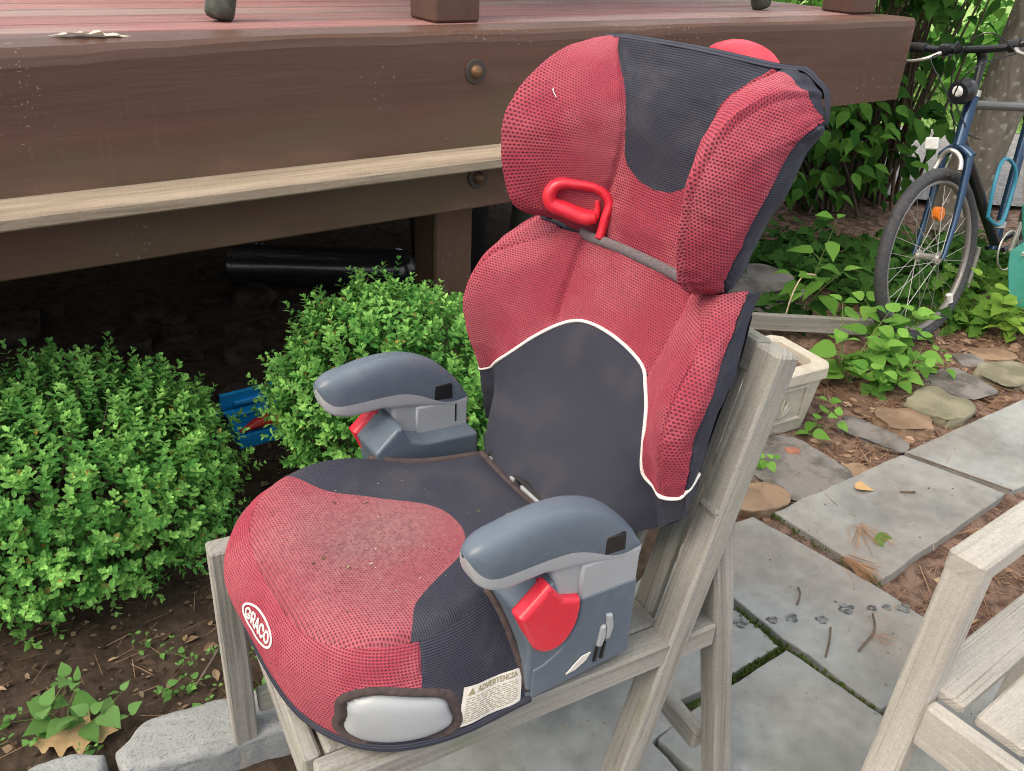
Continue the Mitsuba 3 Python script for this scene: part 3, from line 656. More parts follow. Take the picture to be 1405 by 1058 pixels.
def back_of(S, nt=30, d=0.02, top=.9):
    t = np.linspace(S.v[0], S.v[1] * top, nt); L, R = S.at(t * 0 + S.u[0], t), S.at(t * 0 + S.u[1], t)
    w = np.linspace(0, 1, 12)[None, :, None]
    P = L[:, None] * (1 - w) + R[:, None] * w + SY * (d * np.sin(np.pi * w) ** .5)
    V = P.reshape(-1, 3); i, j = np.meshgrid(np.arange(nt - 1), np.arange(11), indexing='ij')
    q = np.stack([i * 12 + j, i * 12 + j + 1, (i + 1) * 12 + j + 1, (i + 1) * 12 + j], -1).reshape(-1, 4)
    return V, np.vstack([q[:, [0, 1, 2]], q[:, [0, 2, 3]]]), np.stack(np.broadcast_arrays(w[..., 0] * .4, t[:, None] * .3), -1).reshape(-1, 2)
v, f, uv = rim(LOW, 1.0, [(.004, .002), (.012, .001), (.020, -.006), (.024, -.024)])
put(CS + '__backrest__top_edge', (v, f), 'navy_fabric', True, uv)
v, f, uv = rim(LOW, 0.0, [(.006, -.003), (.016, -.004), (.024, .004)])
put(CS + '__backrest__bottom_edge', (v, f), 'navy_fabric', True, uv)
v, f, uv = back_of(LOW); put(CS + '__backrest__rear_shell', (v, f), 'black_plastic', True, uv)

blue_h = sg.Polygon(MU([(-.080, 1.1), (-.080, .60), (-.079, .50), (-.072, .44), (-.055, .395), (-.03, .362), (0, .350), (.03, .362), (.058, .40), (.074, .445), (.080, .50), (.082, .62), (.086, .80), (.092, .95), (.094, 1.1)]))
hl = [sg.LineString(list(blue_h.exterior.coords)[:-1])] + [sg.LineString(MU([(s * .266, -.1), (s * .266, 1.1)])) for s in (-1, 1)]
seams = [(sg.LineString(MU([(s * .080, -.05), (s * .079, .45), (s * .082, .62), (s * .09, 1.05)])), HS * .0045, .006) for s in (-1, 1)]
seams += [(sg.LineString([(.262, -.1), (.266, .25), (.281, .47), (.292, .62), (.296, .75), (.296, 1.1)]), HS * .0034, .0042), (sg.LineString([(-.245, -.1), (-.245, 1.1)]), HS * .002, .004)] + [(l, HS * .003, .004) for l in hl[1:3]]
fsl = [sg.LineString([(-.245, -.1), (-.245, 1.1)]), sg.LineString([(.262, -.1), (.266, .25), (.281, .47), (.292, .62), (.296, .75), (.296, 1.1)])]
isl = [sg.LineString(MU([(s * .080, -.1), (s * .079, .45), (s * .082, .62), (s * .09, 1.1)])) for s in (-1, 1)]
capl = [(-.066, 1.1), *[tuple(q) for q in smooth_line([(-.068, 1.0, 0), (-.115, .958, 0), (-.164, .938, 0), (-.210, .936, 0), (-.250, .950, 0), (-.285, .978, 0), (-.34, 1.0, 0)], 40)[:, :2]], (-.42, 1.005)]
hl += fsl + isl + [sg.LineString(capl)]; rh = hl[2].bounds[0]
pcs = sheet_regions(HEAD, 341, 161, [('cap', sg.Polygon(capl + [(-.42, 1.1)])), ('navy', blue_h), ('mid', sg.Polygon([*isl[0].coords, *list(isl[1].coords)[::-1]])), ('red', sg.Polygon([*fsl[0].coords, *list(fsl[1].coords)[::-1]]).intersection(sg.box(-1, -1, 0, 2))), ('red2', sg.Polygon([*fsl[0].coords, *list(fsl[1].coords)[::-1]])), ('strip', sg.box(-rh, -.1, 0, 1.1)), ('strip2', sg.box(0, -.1, rh, 1.1)), ('side', sg.box(-2, -1, 0, 2)), ('side2', None)], hl, seams, lambda P: HS * 0.009 * (meshkit.fbm(np.column_stack([P * A([16, 6]), P[:, 0] * 0]), 3, 18) - 0.5), HH, {'mid': flatten(HEAD, -.09, .09, 21), 'red': flatten(HEAD, -.25, -.06, 25), 'red2': flatten(HEAD, .06, .30, 31), 'navy': flatten(HEAD, -.1, .1, 21), 'strip': flatten(HEAD, -.34, -.235, 15), 'strip2': flatten(HEAD, .255, .34, 15)})
cs_put('headrest__wing_panel', pcs['red'], 'red_fabric', HS < 0); cs_put('headrest__wing_panel_001', pcs['red2'], 'red_fabric', HS < 0)
cs_put('headrest', pcs['mid'], 'red_fabric', HS < 0, label='red winged headrest')
cs_put('headrest__wing_border', pcs['strip'], 'red_fabric', HS < 0); cs_put('headrest__wing_border_001', pcs['strip2'], 'red_fabric', HS < 0)
cs_put('headrest__navy_panel', pcs['navy'], 'navy_fabric', HS < 0, label='navy ribbed centre of the headrest')
cs_put('headrest__top_corner', pcs['cap'], 'navy_fabric', HS < 0); cs_put('headrest__side_border', pcs['side'], 'navy_fabric', HS < 0); cs_put('headrest__side_border_001', pcs['side2'], 'navy_fabric', HS < 0)
v, f, uv = rim(HEAD, 1.0, [(.004, .004), (.013, .005), (.023, -.001), (.028, -.014), (.028, -.030)])
put(CS + '__headrest__top_border', (v, f), 'navy_fabric', True, uv)
v, f, uv = rim(HEAD, 0.0, [(.004, -.005), (.015, -.006), (.03, .002)], 160, (-.33, .33))
put(CS + '__headrest__bottom_edge', (v, f), 'red_fabric', True, uv)
v, f, uv = back_of(HEAD, 30, .012, 1.0); put(CS + '__headrest__rear_shell', (v, f), 'navy_fabric', True, uv)

# red belt guide under the far wing, red height handle behind the top, latch in the gap behind the cushion
gl = [(.080, .540, .452), (.080, .544, .466), (.0795, .548, .485), (.080, .552, .502), (.090, .543, .518), (.112, .513, .5255), (.126, .495, .524), (.1315, .487, .514), (.131, .488, .498), (.120, .502, .490), (.097, .533, .4795), (.092, .540, .481)]
gp = smooth_line(gl, 90)
v, f, uv = tube(SW(gp), np.interp(np.linspace(0, 1, 90), [0, .3, .5, .72, .95, 1], [.0085, .0085, .0095, .0145, .0145, .011]), 14, flat=.75)
put(CS + '__belt_guide', (v, f), 'red_plastic', True, uv, label='red plastic shoulder belt guide under the far headrest wing')
hk = smooth_line([(.093, .539, .478), (.0915, .541, .490), (.092, .540, .504)], 16)
v, f, uv = tube(SW(hk), np.linspace(.006, .003, 16), 10); put(CS + '__belt_guide__hook', (v, f), 'red_plastic', True, uv)

q = np.linspace(0, np.pi, 40)
hp = np.column_stack([-.020 - .050 * np.cos(q), .655 + 0 * q, .684 + .024 * np.sin(q)])
v, f, uv = tube(SW(hp), .016, 16, flat=1.3)
put(CS + '__height_handle', (v, f), 'red_plastic', True, uv, label='red plastic handle behind the top of the headrest')
m = chamfer_box((.20, .022, .03), .004); put(CS + '__rear_latch', (SW(m.vertices + A([.0, .388, .118])), m.faces), 'black_plastic', False, label='black latch bar in the gap behind the cushion')
for k, x in enumerate((.088, .060, .028, -.02)):
    m = chamfer_box((.010 if k < 3 else .05, .006, .008), .001); put(numbered(CS + '__rear_latch__plate'), (SW(m.vertices + A([x, .3765, .1235])), m.faces), 'silver_plastic', False)
# ------------------------------------------------------------------ the wooden folding chair
WC = 'wooden_chair'
tag(WC, 'weathered grey wooden folding chair holding the child car seat', 'chair')
TK = 'weathered_teak'
def cboard(name, a, b, width, thick, wdir, **kw):
    board(numbered(WC + '__' + name), CW(*a), CW(*b), width, thick, wdir, TK, 0.0035, **kw)
for w in (0.02, 0.466):
    cboard('seat_rail', (-0.005, w, .4205), (0.568, w, .4205), .040, .040, CE2)
    pv = CW(0.590, w, .862) - CW(0.409, w, .0)
    board(numbered(WC + '__back_post'), CW(0.409, w, .0), CW(0.590, w, .862), .043, .0375, CE2, TK, 0.004)
    board(numbered(WC + '__rear_leg'), CW(0.672, w, .0), CW(0.5385, w, .655), .0375, .036, CE2, TK, 0.004)
cboard('front_leg', (-.030, .448, -.03), (-.020, .468, .44), .040, .040, CE2)
cboard('front_leg', (-.030, .02, -.03), (-.022, .02, .40), .040, .040, CE2)
cboard('front_rail', (-.004, .042, .405), (-.004, .445, .405), .070, .022, SZ)
def pz_(d0, z): return d0 + (z - .44) * .2155
for k, w in enumerate((0.082, 0.150, 0.218, 0.286, 0.354, 0.410)):
    cboard('back_slat', (pz_(0.504, .36), w, .36), (pz_(0.504, .83), w, .83), .040, .016, CE2)
cboard('top_rail', (0.585, .041, .843), (0.585, .445, .843), .046, .026, A([.2, .1, 1]))
for k in range(7):
    d = 0.040 + k * .071
    cboard('seat_slat', (d, .041, .432), (d, .445, .432), .056, .018, CE1)
cboard('lower_rail', (0.625, .038, .125), (0.625, .447, .125), .045, .022, SZ)
cboard('side_stretcher', (0.0, .452, .105), (0.44, .452, .105), .048, .02, SZ)

# ------------------------------------------------------------------ ground, patio, deck
rng = np.random.default_rng(11)
def seg(a, b, n): return np.linspace(a, b, n, endpoint=False)
gx = np.r_[-80, -40, -20, -10, -6, -4, seg(-3, 4, 330), 4, 6, 10, 20, 40, 80]
gy = np.r_[-40, -20, -8, -3, -1.5, seg(-.6, 6, 320), 6, 8, 10, 14, 20, 30, 50, 90, 140]
GX, GY = np.meshgrid(gx, gy)
def ground_z(x, y):
    q = np.stack([x, y, np.zeros_like(x)], -1)
    near = np.clip(1.5 - np.hypot(x - .5, y - 2.5) / 8, 0, 1)
    z = -.024 + near * (.030 * (meshkit.fbm(q * 3.0, 4, 1) - .5) + .016 * (meshkit.fbm(q * 22.0, 3, 2) - .5))
    bed = np.clip(((-.62 * (x + .35) + .78 * (y - 1.08)) - .02) / .10, 0, 1) * np.clip((.1 - x) / .2, 0, 1)
    return z + .026 * bed
GZ = ground_z(GX, GY)
V = np.stack([GX, GY, GZ], -1).reshape(-1, 3); m, n = GX.shape
i, j = np.meshgrid(np.arange(m - 1), np.arange(n - 1), indexing='ij'); a = i * n + j
q = np.stack([a, a + 1, a + n + 1, a + n], -1).reshape(-1, 4)
def gz1(x, y): return float(ground_z(A([x]), A([y]))[0])
def soil_col(p, n, uv):
    f1, f2, f3 = fbm(p.x * 4, p.y * 4, octaves=4), fbm(p.x * 45, p.y * 45, 3.0, octaves=4), noise(p.x * 260, p.y * 260)
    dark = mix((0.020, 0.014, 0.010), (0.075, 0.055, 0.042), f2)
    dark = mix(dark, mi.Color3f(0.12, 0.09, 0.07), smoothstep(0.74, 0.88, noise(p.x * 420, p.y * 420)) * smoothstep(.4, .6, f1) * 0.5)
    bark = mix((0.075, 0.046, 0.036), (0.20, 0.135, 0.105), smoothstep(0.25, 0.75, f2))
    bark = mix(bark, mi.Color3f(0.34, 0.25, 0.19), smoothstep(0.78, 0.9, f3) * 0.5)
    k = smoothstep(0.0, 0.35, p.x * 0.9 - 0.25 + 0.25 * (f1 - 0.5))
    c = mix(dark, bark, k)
    moss = smoothstep(0.45, 0.62, fbm(p.x * 16, p.y * 16, 5.0, octaves=4)) * smoothstep(0.28, 0.36, p.x) * (1 - smoothstep(1.40, 1.52, p.y)) * smoothstep(0.9, 1.0, p.y) * (1 - smoothstep(0.80, 0.9, p.x))
    return mix(c, mix((0.03, 0.06, 0.012), (0.07, 0.13, 0.03), f2), moss * 0.9)
scene['soil'] = two(bumped({'type': 'principled', 'base_color': proc(soil_col), 'roughness': 0.95, 'specular': 0.15}, lambda p, n, uv: fbm(p.x * 90, p.y * 90, p.z * 90, octaves=3), 0.006, 1e-3))
put('ground', (V, np.vstack([q[:, [0, 1, 2]], q[:, [0, 2, 3]]])), 'soil', True, kind='structure')
def grid_sheet(poly, z, h, amp=0.0):
    v, f, uv = patch(poly, h, lambda p: np.column_stack([p, z + amp * (meshkit.fbm(np.column_stack([p * 3, p[:, 0] * 0]), 3, 5) - .5)])); return (v, f), uv
scene['gravel'] = two(bumped({'type': 'principled', 'base_color': proc(lambda p, n, uv: mix((0.11, 0.11, 0.108), (0.27, 0.265, 0.26), noise(p.x * 70, p.y * 70) * 0.6 + 0.4 * fbm(p.x * 9, p.y * 9, octaves=3))), 'roughness': 0.95}, lambda p, n, uv: noise(p.x * 70, p.y * 70), 0.01, 3e-3))
mm, uv = grid_sheet(sg.Polygon([(-2, 6.6), (2.3, 4.75), (12, 4.6), (12, 6.5), (2.4, 6.9), (-2, 9)]), .012, .25); put('gravel_drive', mm, 'gravel', True, kind='structure')
scene['grass_base'] = two({'type': 'principled', 'base_color': proc(lambda p, n, uv: mix((0.09, 0.16, 0.04), (0.20, 0.30, 0.09), fbm(p.x * 6, p.y * 6, octaves=4))), 'roughness': 0.95})
mm, uv = grid_sheet(sg.Polygon([(-30, 9), (-2, 9), (2.4, 6.9), (12, 6.5), (40, 6.5), (40, 60), (-30, 60)]), .016, 1.5); put('lawn', mm, 'grass_base', True, kind='structure')

def stone_col(p, n, uv):
    f1, f2 = fbm(p.x * 5, p.y * 5, 2.0, octaves=5), fbm(p.x * 38, p.y * 38, 4.0, octaves=4)
    c = mix((0.165, 0.178, 0.180), (0.285, 0.300, 0.296), smoothstep(0.3, 0.7, f1))
    c = mix(c, mi.Color3f(0.24, 0.22, 0.20), smoothstep(0.52, 0.72, fbm(p.x * 2.2 + 7, p.y * 2.2, 8.0, octaves=3)) * 0.7)
    c = c * (0.80 + 0.40 * f2)
    vein = smoothstep(0.80, 0.88, noise((p.x + p.y * 0.5) * 9, (p.y - p.x * 0.5) * 70, 2.0)) * smoothstep(0.5, 0.65, f1)
    c = mix(c, mi.Color3f(0.40, 0.42, 0.42), vein * 0.12)
    spot = smoothstep(0.83, 0.92, noise(p.x * 300, p.y * 300, 6.0))
    return mix(c, mi.Color3f(0.10, 0.10, 0.095), spot * 0.22)
scene['bluestone'] = two(bumped({'type': 'principled', 'base_color': proc(stone_col), 'roughness': 0.72, 'specular': 0.35}, lambda p, n, uv: fbm(p.x * 30, p.y * 30, octaves=5), 0.004, 1e-3))
tag('patio', kind='structure')
slabs = [[(.687, 1.762), (1.135, 2.070), (1.352, 1.898), (.876, 1.520)],
         [(1.150, 2.088), (1.70, 2.47), (1.95, 2.29), (1.372, 1.912)],
         [(.630, 1.740), (.868, 1.490), (.929, 1.408), (1.02, 1.30), (.742, 1.146), (.641, 1.274), (.598, 1.318), (.527, 1.421), (.40, 1.60)],
         [(.515, 1.406), (.586, 1.300), (.446, 1.200), (.347, 1.142), (.19, 1.33), (.39, 1.58)],
         [(.596, 1.286), (.737, 1.134), (.93, .86), (.66, .62), (.30, 1.05), (.375, 1.117), (.460, 1.182)],
         [(.330, 1.128), (.365, 1.108), (.29, 1.045), (.62, .58), (.36, .38), (-.125, .895), (-.26, .965), (-.08, 1.10), (.10, 1.20), (.18, 1.31)],
         [(-.14, .88), (.34, .36), (.0, .12), (-.46, .72), (-.36, .84), (-.30, .90)],
         [(.75, 1.13), (1.03, 1.285), (1.4, .8), (1.1, .5), (.95, .87)]]
def wobble(poly, amp, seed, step=.012):
    p = resample(A(poly, float), max(40, int(sg.Polygon(poly).length / step)))
    q = np.column_stack([p * 14, np.full(len(p), seed)])
    return p + amp * np.stack([meshkit.fbm(q, 4, 3) - .5, meshkit.fbm(q, 4, 9) - .5], -1)
def ccw(p): return p if sg.LinearRing(p).is_ccw else p[::-1]
for k, pl in enumerate(slabs):
    V, F = pillow(ccw(wobble(pl, .009, k, .008)), .055, .004, 4)
    V[:, 2] += -.0275 + (.001, -.002, .0, -.003, .002, -.001, .0, -.002)[k]
    put(numbered('patio__flagstone'), (V, F), 'bluestone', 40)
scene['wet_stone'] = plastic(proc(lambda p, n, uv: mix((.055, .062, .066), (.17, .18, .18), smoothstep(.30, .70, fbm(p.x * 150, p.y * 150, octaves=3)))), 0.45)
def disc(cx, cy, rx, ry, n=14, a=0.0):
    t = np.linspace(0, 2 * np.pi, n, endpoint=False); x, y = rx * np.cos(t), ry * np.sin(t)
    return sg.Polygon(np.stack([cx + x * math.cos(a) - y * math.sin(a), cy + x * math.sin(a) + y * math.cos(a)], -1))
for (x, y, sz) in ((.516, 1.354, 1.0), (.590, 1.368, .9), (.636, 1.376, 1), (.70, 1.376, 1), (.765, 1.412, 1.25), (.825, 1.423, .8), (.860, 1.426, .8), (.897, 1.424, 1.1)):
    a = rng.uniform(-.5, .5) + .3; ps = [disc(rng.normal(0, .001), -.003, .0100, .0078)] + [disc(.0135 * math.cos(t) + rng.normal(0, .0012), .002 + .0115 * math.sin(t) + rng.normal(0, .0012), .0036 + rng.uniform(0, .0014), .0050) for t in (.35, 1.15, 1.95, 2.75)]
    g = shapely.union_all([q.buffer(rng.uniform(.0002, .0022)) for q in ps]).buffer(-.0006)
    mt = trimesh.util.concatenate([trimesh.creation.extrude_polygon(sg.Polygon(wobble(list(w.exterior.coords)[:-1], .004, x * 40, .002)).buffer(0), .0010, engine='earcut') for w in getattr(g, 'geoms', [g])])
    mt.apply_transform(trimesh.transformations.rotation_matrix(a, [0, 0, 1])); mt.apply_scale([sz * .86, sz * .86, 1]); mt.apply_translation([x, y, .0008])
    put(numbered('patio__paw_print'), mt, 'wet_stone', label='dark wet paw print on the flagstone')

def rock(size, seed, flat=.8, sub=3, block=0.0):
    m = trimesh.creation.icosphere(sub); v = m.vertices.copy()
    if block: v = np.sign(v) * np.abs(v) ** (1 - block); v /= np.abs(v).max()
    q = v * 1.3 + seed * 3.7
    v = v * (0.55 + 0.9 * meshkit.fbm(q, 4, int(seed * 10) % 97))[:, None]
    v += .05 * (meshkit.fbm(v * 7 + seed, 3, 5)[:, None] - .5)
    cap = v[:, 2] > flat * .72; v[cap, 2] = flat * .72 + (v[cap, 2] - flat * .72) * .15
    return v * A(size), m.faces
def rock_mat(a, b, c):
    def fn(p, n, uv):
        f = fbm(p.x * 17, p.y * 17, p.z * 17, octaves=5); g = fbm(p.x * 90, p.y * 90, p.z * 90, octaves=3)
        return mix(mix(a, b, smoothstep(.3, .65, f)), c, smoothstep(.55, .8, g) * .6)
    return two(bumped({'type': 'principled', 'base_color': proc(fn), 'roughness': .88, 'specular': .25}, lambda p, n, uv: fbm(p.x * 60, p.y * 60, p.z * 60, octaves=4), .006, 8e-4))
scene['slate_rock'] = rock_mat((.10, .095, .09), (.19, .18, .175), (.24, .20, .17))
scene['mossy_rock'] = rock_mat((.15, .14, .10), (.24, .225, .165), (.17, .20, .10))
scene['rust_rock'] = rock_mat((.17, .115, .078), (.265, .185, .125), (.22, .195, .16))
def granite_col(p, n, uv):
    f = fbm(p.x * 12, p.y * 12, p.z * 12, octaves=4); g = noise(p.x * 430, p.y * 430, p.z * 430); h = noise(p.x * 620, p.y * 620, p.z * 620)
    c = mix((.20, .215, .222), (.315, .33, .338), f)
    c = mix(c, mi.Color3f(.10, .105, .11), smoothstep(.60, .78, g) * .5)
    return mix(c, mi.Color3f(.45, .47, .47), smoothstep(.66, .82, h) * .45)
scene['granite'] = two(bumped({'type': 'principled', 'base_color': proc(granite_col), 'roughness': .8}, lambda p, n, uv: fbm(p.x * 70, p.y * 70, p.z * 70, octaves=4), .004, 8e-4))
def put_rock(base, x, y, size, mat, label, cat, seed, rot=0.0, lift=0.0, flat=.8, group=None, block=0.0, sub=3):
    v, f = rock(size, seed, flat, sub, block); c, s = math.cos(rot), math.sin(rot)
    v = np.column_stack([v[:, 0] * c - v[:, 1] * s + x, v[:, 0] * s + v[:, 1] * c + y, v[:, 2] + gz1(x, y) + lift])
    k = numbered(base); put(k, (v, f), mat, 55, label=label, category=cat, group=group); return k
FS = [(.795, 1.985, (.125, .135, .035), 'slate_rock', 'broad flat brown grey stone in front of the planter', .5, .6, .010),
      (.660, 1.815, (.075, .060, .055), 'rust_rock', 'blocky tan stone just behind the chair back post', 1.1, .3, .012),
      (.965, 1.985, (.060, .040, .020), 'rust_rock', 'small reddish stone on the mulch between planter and path', 2.3, .5, .004),
      (1.085, 2.195, (.105, .050, .028), 'slate_rock', 'thin slate grey stone on the mulch beside the path', 3.4, -.75, .008),
      (1.215, 2.262, (.085, .060, .050), 'rust_rock', 'orange tan stone at the edge of the path below the vine', 4.2, .1, .016),
      (1.375, 2.375, (.100, .085, .060), 'mossy_rock', 'large mossy grey stone bordering the path', 5.6, .7, .018),
      (1.505, 2.545, (.110, .085, .035), 'slate_rock', 'flat slate stone behind the large mossy stone', 6.3, .4, .010),
      (1.735, 2.640, (.118, .078, .048), 'mossy_rock', 'wide mossy stone at the far end of the path edge', 7.9, .55, .014),
      (1.640, 2.745, (.055, .048, .040), 'slate_rock', 'round grey stone beside the orange stone in the mulch', 8.8, .2, .012),
      (1.745, 2.800, (.085, .045, .035), 'rust_rock', 'orange stone lying in the mulch below the bicycle', 9.4, .15, .012),
      (.955, 3.16, (.16, .13, .05), 'slate_rock', 'lower dark slab of the stacked stones behind the headrest', 10.1, .3, .03),
      (.965, 3.24, (.17, .14, .05), 'slate_rock', 'upper dark slab of the stacked stones behind the headrest', 11.3, .5, .13)]
for (x, y, sz, mt, lab, sd, rt, lf) in FS: put_rock('field_stone', x, y, (sz[0], sz[1], sz[2] * .8), mt, lab, 'stone', sd, rt, lf * .5, .6, 'field stones along the path', .45)
for pl, zt, lab, sd in (([(-.640, .935), (-.615, 1.000), (-.52, 1.045), (-.40, 1.085), (-.350, 1.075), (-.335, 1.02), (-.42, .965), (-.54, .915), (-.60, .885)], .048, 'long pale granite edging stone beside the front leg of the chair', 1),
                        ([(-.80, .84), (-.76, .905), (-.70, .935), (-.655, .930), (-.635, .885), (-.68, .83), (-.74, .78)], .042, 'pale granite edging stone in the lower left corner', 2),
                        ([(-.325, 1.085), (-.29, 1.125), (-.20, 1.16), (-.13, 1.15), (-.14, 1.09), (-.22, 1.045), (-.30, 1.035)], .040, 'granite edging stone behind the front leg of the chair', 3)):
    V, F = pillow(ccw(wobble(pl, .02, sd + 20, .008)), .10, .016, 6)
    V[:, 2] += zt - .05 + .010 * (meshkit.fbm(V * 22, 4, sd) - .5)
    put(numbered('edging_stone'), (V, F), 'granite', 45, label=lab, category='stone', group='granite edging stones along the bed')

# the deck
D0, DS, DN = A([-.509, 1.921, 0]), A([.81104, .58498, 0]), A([.58498, -.81104, 0])
def DK(s, t, z): return D0 + DS * s - DN * t + A([0, 0, z])
def beam_col(p, n, uv):
    a, b = noise(uv.x * 2.0, uv.y * 45, 2.0), noise(uv.x * 7, uv.y * 170, 3.0)
    c = mix((.082, .043, .031), (.118, .062, .045), .6 * a + .4 * b)
    f = fbm(uv.x * 1.6, uv.y * 4, 6.0, octaves=4)
    c = mix(c, mi.Color3f(.108, .077, .047), smoothstep(.45, .75, f) * .7)
    c = mix(c, mi.Color3f(.19, .10, .08), smoothstep(.55, .8, fbm(uv.x * 3, uv.y * 9, 1.0, octaves=3)) * .4)
    fleck = smoothstep(.90, .93, noise(uv.x * 190, uv.y * 230, 9.0)) * smoothstep(.5, .7, noise(uv.x * 5, uv.y * 6, 4.0))
    c = mix(c, mi.Color3f(.33, .32, .31), fleck * .55)
    drip = smoothstep(.80, .9, noise(uv.x * 160, uv.y * 12, 5.0)) * smoothstep(.55, .75, noise(uv.x * 3, uv.y * 8, 8.0))
    c = mix(c, mi.Color3f(.20, .15, .13), drip * .08)
    return mix(c, mix((.17, .165, .145), (.30, .29, .26), b), smoothstep(.6, .85, n.z))
scene['stained_beam'] = timber(beam_col, .5, .0004, .4)
def deckboard_col(p, n, uv):
    a, b = noise(uv.x * 2.2, uv.y * 60, 2.0), noise(uv.x * 9, uv.y * 240, 3.0)
    c = mix((.20, .085, .080), (.34, .185, .175), .5 * a + .5 * b)
    wear = smoothstep(.42, .7, fbm(uv.x * 1.4, uv.y * 6, 4.0, octaves=4))
    return mix(c, mix((.20, .175, .16), (.33, .30, .275), b), wear * .55)
scene['red_deck_board'] = timber(deckboard_col, .7, .001)
scene['tan_ledge'] = timber(wood((.19, .148, .112), (.285, .230, .175), (.36, .298, .236), lichen=.15), .75, .001)
WD = 'wooden_deck'
tag(WD, 'raised wooden deck with a thick brown beam above the boxwoods', 'deck')
# front beam: a long timber with a worn front arris
bs = np.linspace(-2.2, 2.302, 420)
prof = [(.0, .785), (.0, 1.035), (.004, 1.052), (.014, 1.060), (.075, 1.060), (.150, 1.058), (.150, .785)]
V = np.zeros((len(bs), len(prof), 3)); U = np.zeros((len(bs), len(prof), 2))
cum = np.r_[0, np.cumsum(np.hypot(*np.diff(A(prof), axis=0).T))]
wear = np.clip((-.15 - bs) / .5, 0, 1) * .018 + .010 * (meshkit.fbm(np.column_stack([bs * 6, bs * 0, bs * 0]), 4, 3) - .45)
for k, (t, z) in enumerate(prof):
    w = wear * (1.0 if k in (1, 2) else .45 if k == 3 else 0)
    V[:, k] = D0 + DS * bs[:, None] - DN * t + np.column_stack([bs * 0, bs * 0, z - np.maximum(w, -.003)]); U[:, k] = np.column_stack([bs, np.full(len(bs), cum[k])])
n = len(prof); i, j = np.meshgrid(np.arange(len(bs) - 1), np.arange(n), indexing='ij')
q = np.stack([i * n + j, i * n + (j + 1) % n, (i + 1) * n + (j + 1) % n, (i + 1) * n + j], -1).reshape(-1, 4)
e = (len(bs) - 1) * n; cap = A([[e, e + k, e + k + 1] for k in range(1, n - 1)])
V, U = V.reshape(-1, 3), U.reshape(-1, 2)
Fb = np.vstack([q[:, [0, 1, 2]], q[:, [0, 2, 3]], cap])
put(WD + '__front_beam', (V[Fb].reshape(-1, 3), np.arange(Fb.size).reshape(-1, 3)), 'stained_beam', False, U[Fb].reshape(-1, 2), label='thick brown stained timber along the front')
def dboard(name, a, b, w, th, wd, mat, bev=.004, **kw): board(numbered(WD + '__' + name), DK(*a), DK(*b), w, th, wd, mat, bev, **kw)
dboard('ledge_board', (-2.2, -.052, .7715), (1.42, -.052, .7715), .150, .026, DN, 'tan_ledge', .004, label='pale tan board lying under the front beam')
dboard('lower_beam', (-2.2, .0285, .688), (1.40, .0285, .688), .136, .055, SZ, 'stained_beam')
dboard('end_beam', (2.245, .160, .92), (2.245, 3.55, .92), .24, .07, SZ, 'stained_beam')
for k in range(24):
    t = .153 + .0715 + k * .147
    dboard('deck_board', (-3.6 if k else -2.2, t, 1.046 + rng.uniform(-.0015, .0015)), (2.275 + rng.uniform(-.006, .006), t, 1.046), .140, .026, DN, 'red_deck_board', .004)
for s_ in (-3.2, -2.2, -1.2, -.2, .8, 1.75): dboard('joist', (s_, .152, .965), (s_, 3.5, .965), .13, .05, SZ, 'stained_beam')
for s_ in (-1.55, .492, 1.28): dboard('support_post', (s_, .195, -.05), (s_, .195, .888), .125, .125, DS, 'stained_beam', .006)
for (s_, t) in ((.512, .228), (2.195, .213), (-1.30, .228)): dboard('railing_post', (s_, t, 1.0605), (s_, t, 1.95), .135, .135, DS, 'stained_beam', .006)
for k, (s0, s1) in enumerate(((-1.232, .444), (.58, 2.127))):
    for z in (1.50, 1.88): dboard('railing_rail', (s0, .22, z), (s1, .22, z), .09, .04, SZ, 'stained_beam')
scene['aged_bronze'] = two({'type': 'principled', 'base_color': proc(lambda p, n, uv: mix((.09, .05, .03), (.26, .15, .085), fbm(p.x * 130, p.y * 130, p.z * 130, octaves=3))), 'roughness': .5, 'metallic': .6})
scene['dark_washer'] = plastic((.05, .04, .035), .6)
for (s_, z) in ((.466, .968), (.481, .704), (-1.55, .968)):
    v, f, uv = lathe([(0, .018), (.008, .0165), (.014, .012), (.0165, .006), (.0165, .003)], 28)
    k = numbered(WD + '__bolt'); o = DK(s_, 0, z)
    put(k, (frame(v, o + DN * .002, DS, SZ, DN), f), 'aged_bronze', 45)
    v, f, uv = lathe([(0, .0045), (.026, .0045), (.029, .003), (.030, 0)], 32); put(k + '__washer', (frame(v, o + DN * .0012, DS, SZ, DN), f), 'dark_washer', 30)
# foundation wall that carries the back of the deck
scene['rubble_wall'] = rock_mat((.07, .065, .06), (.14, .13, .12), (.18, .15, .12))
b = board_mesh(DK(-3.6, 3.68, .5), DK(2.3, 3.68, .5), 1.0, .2, SZ, .01)
put('foundation_wall', b[:2], 'rubble_wall', False, b[2], label='dark masonry foundation wall at the back under the deck', category='wall')
b = board_mesh(DK(-3.55, .2, .5), DK(-3.55, 3.5, .5), 1.0, .2, SZ, .01)  # unseen side wall, added to stop light leaking in under the deck
put('foundation_wall_001', b[:2], 'rubble_wall', False, b[2], label='added masonry side wall keeping light out at the left end under the deck', category='wall')
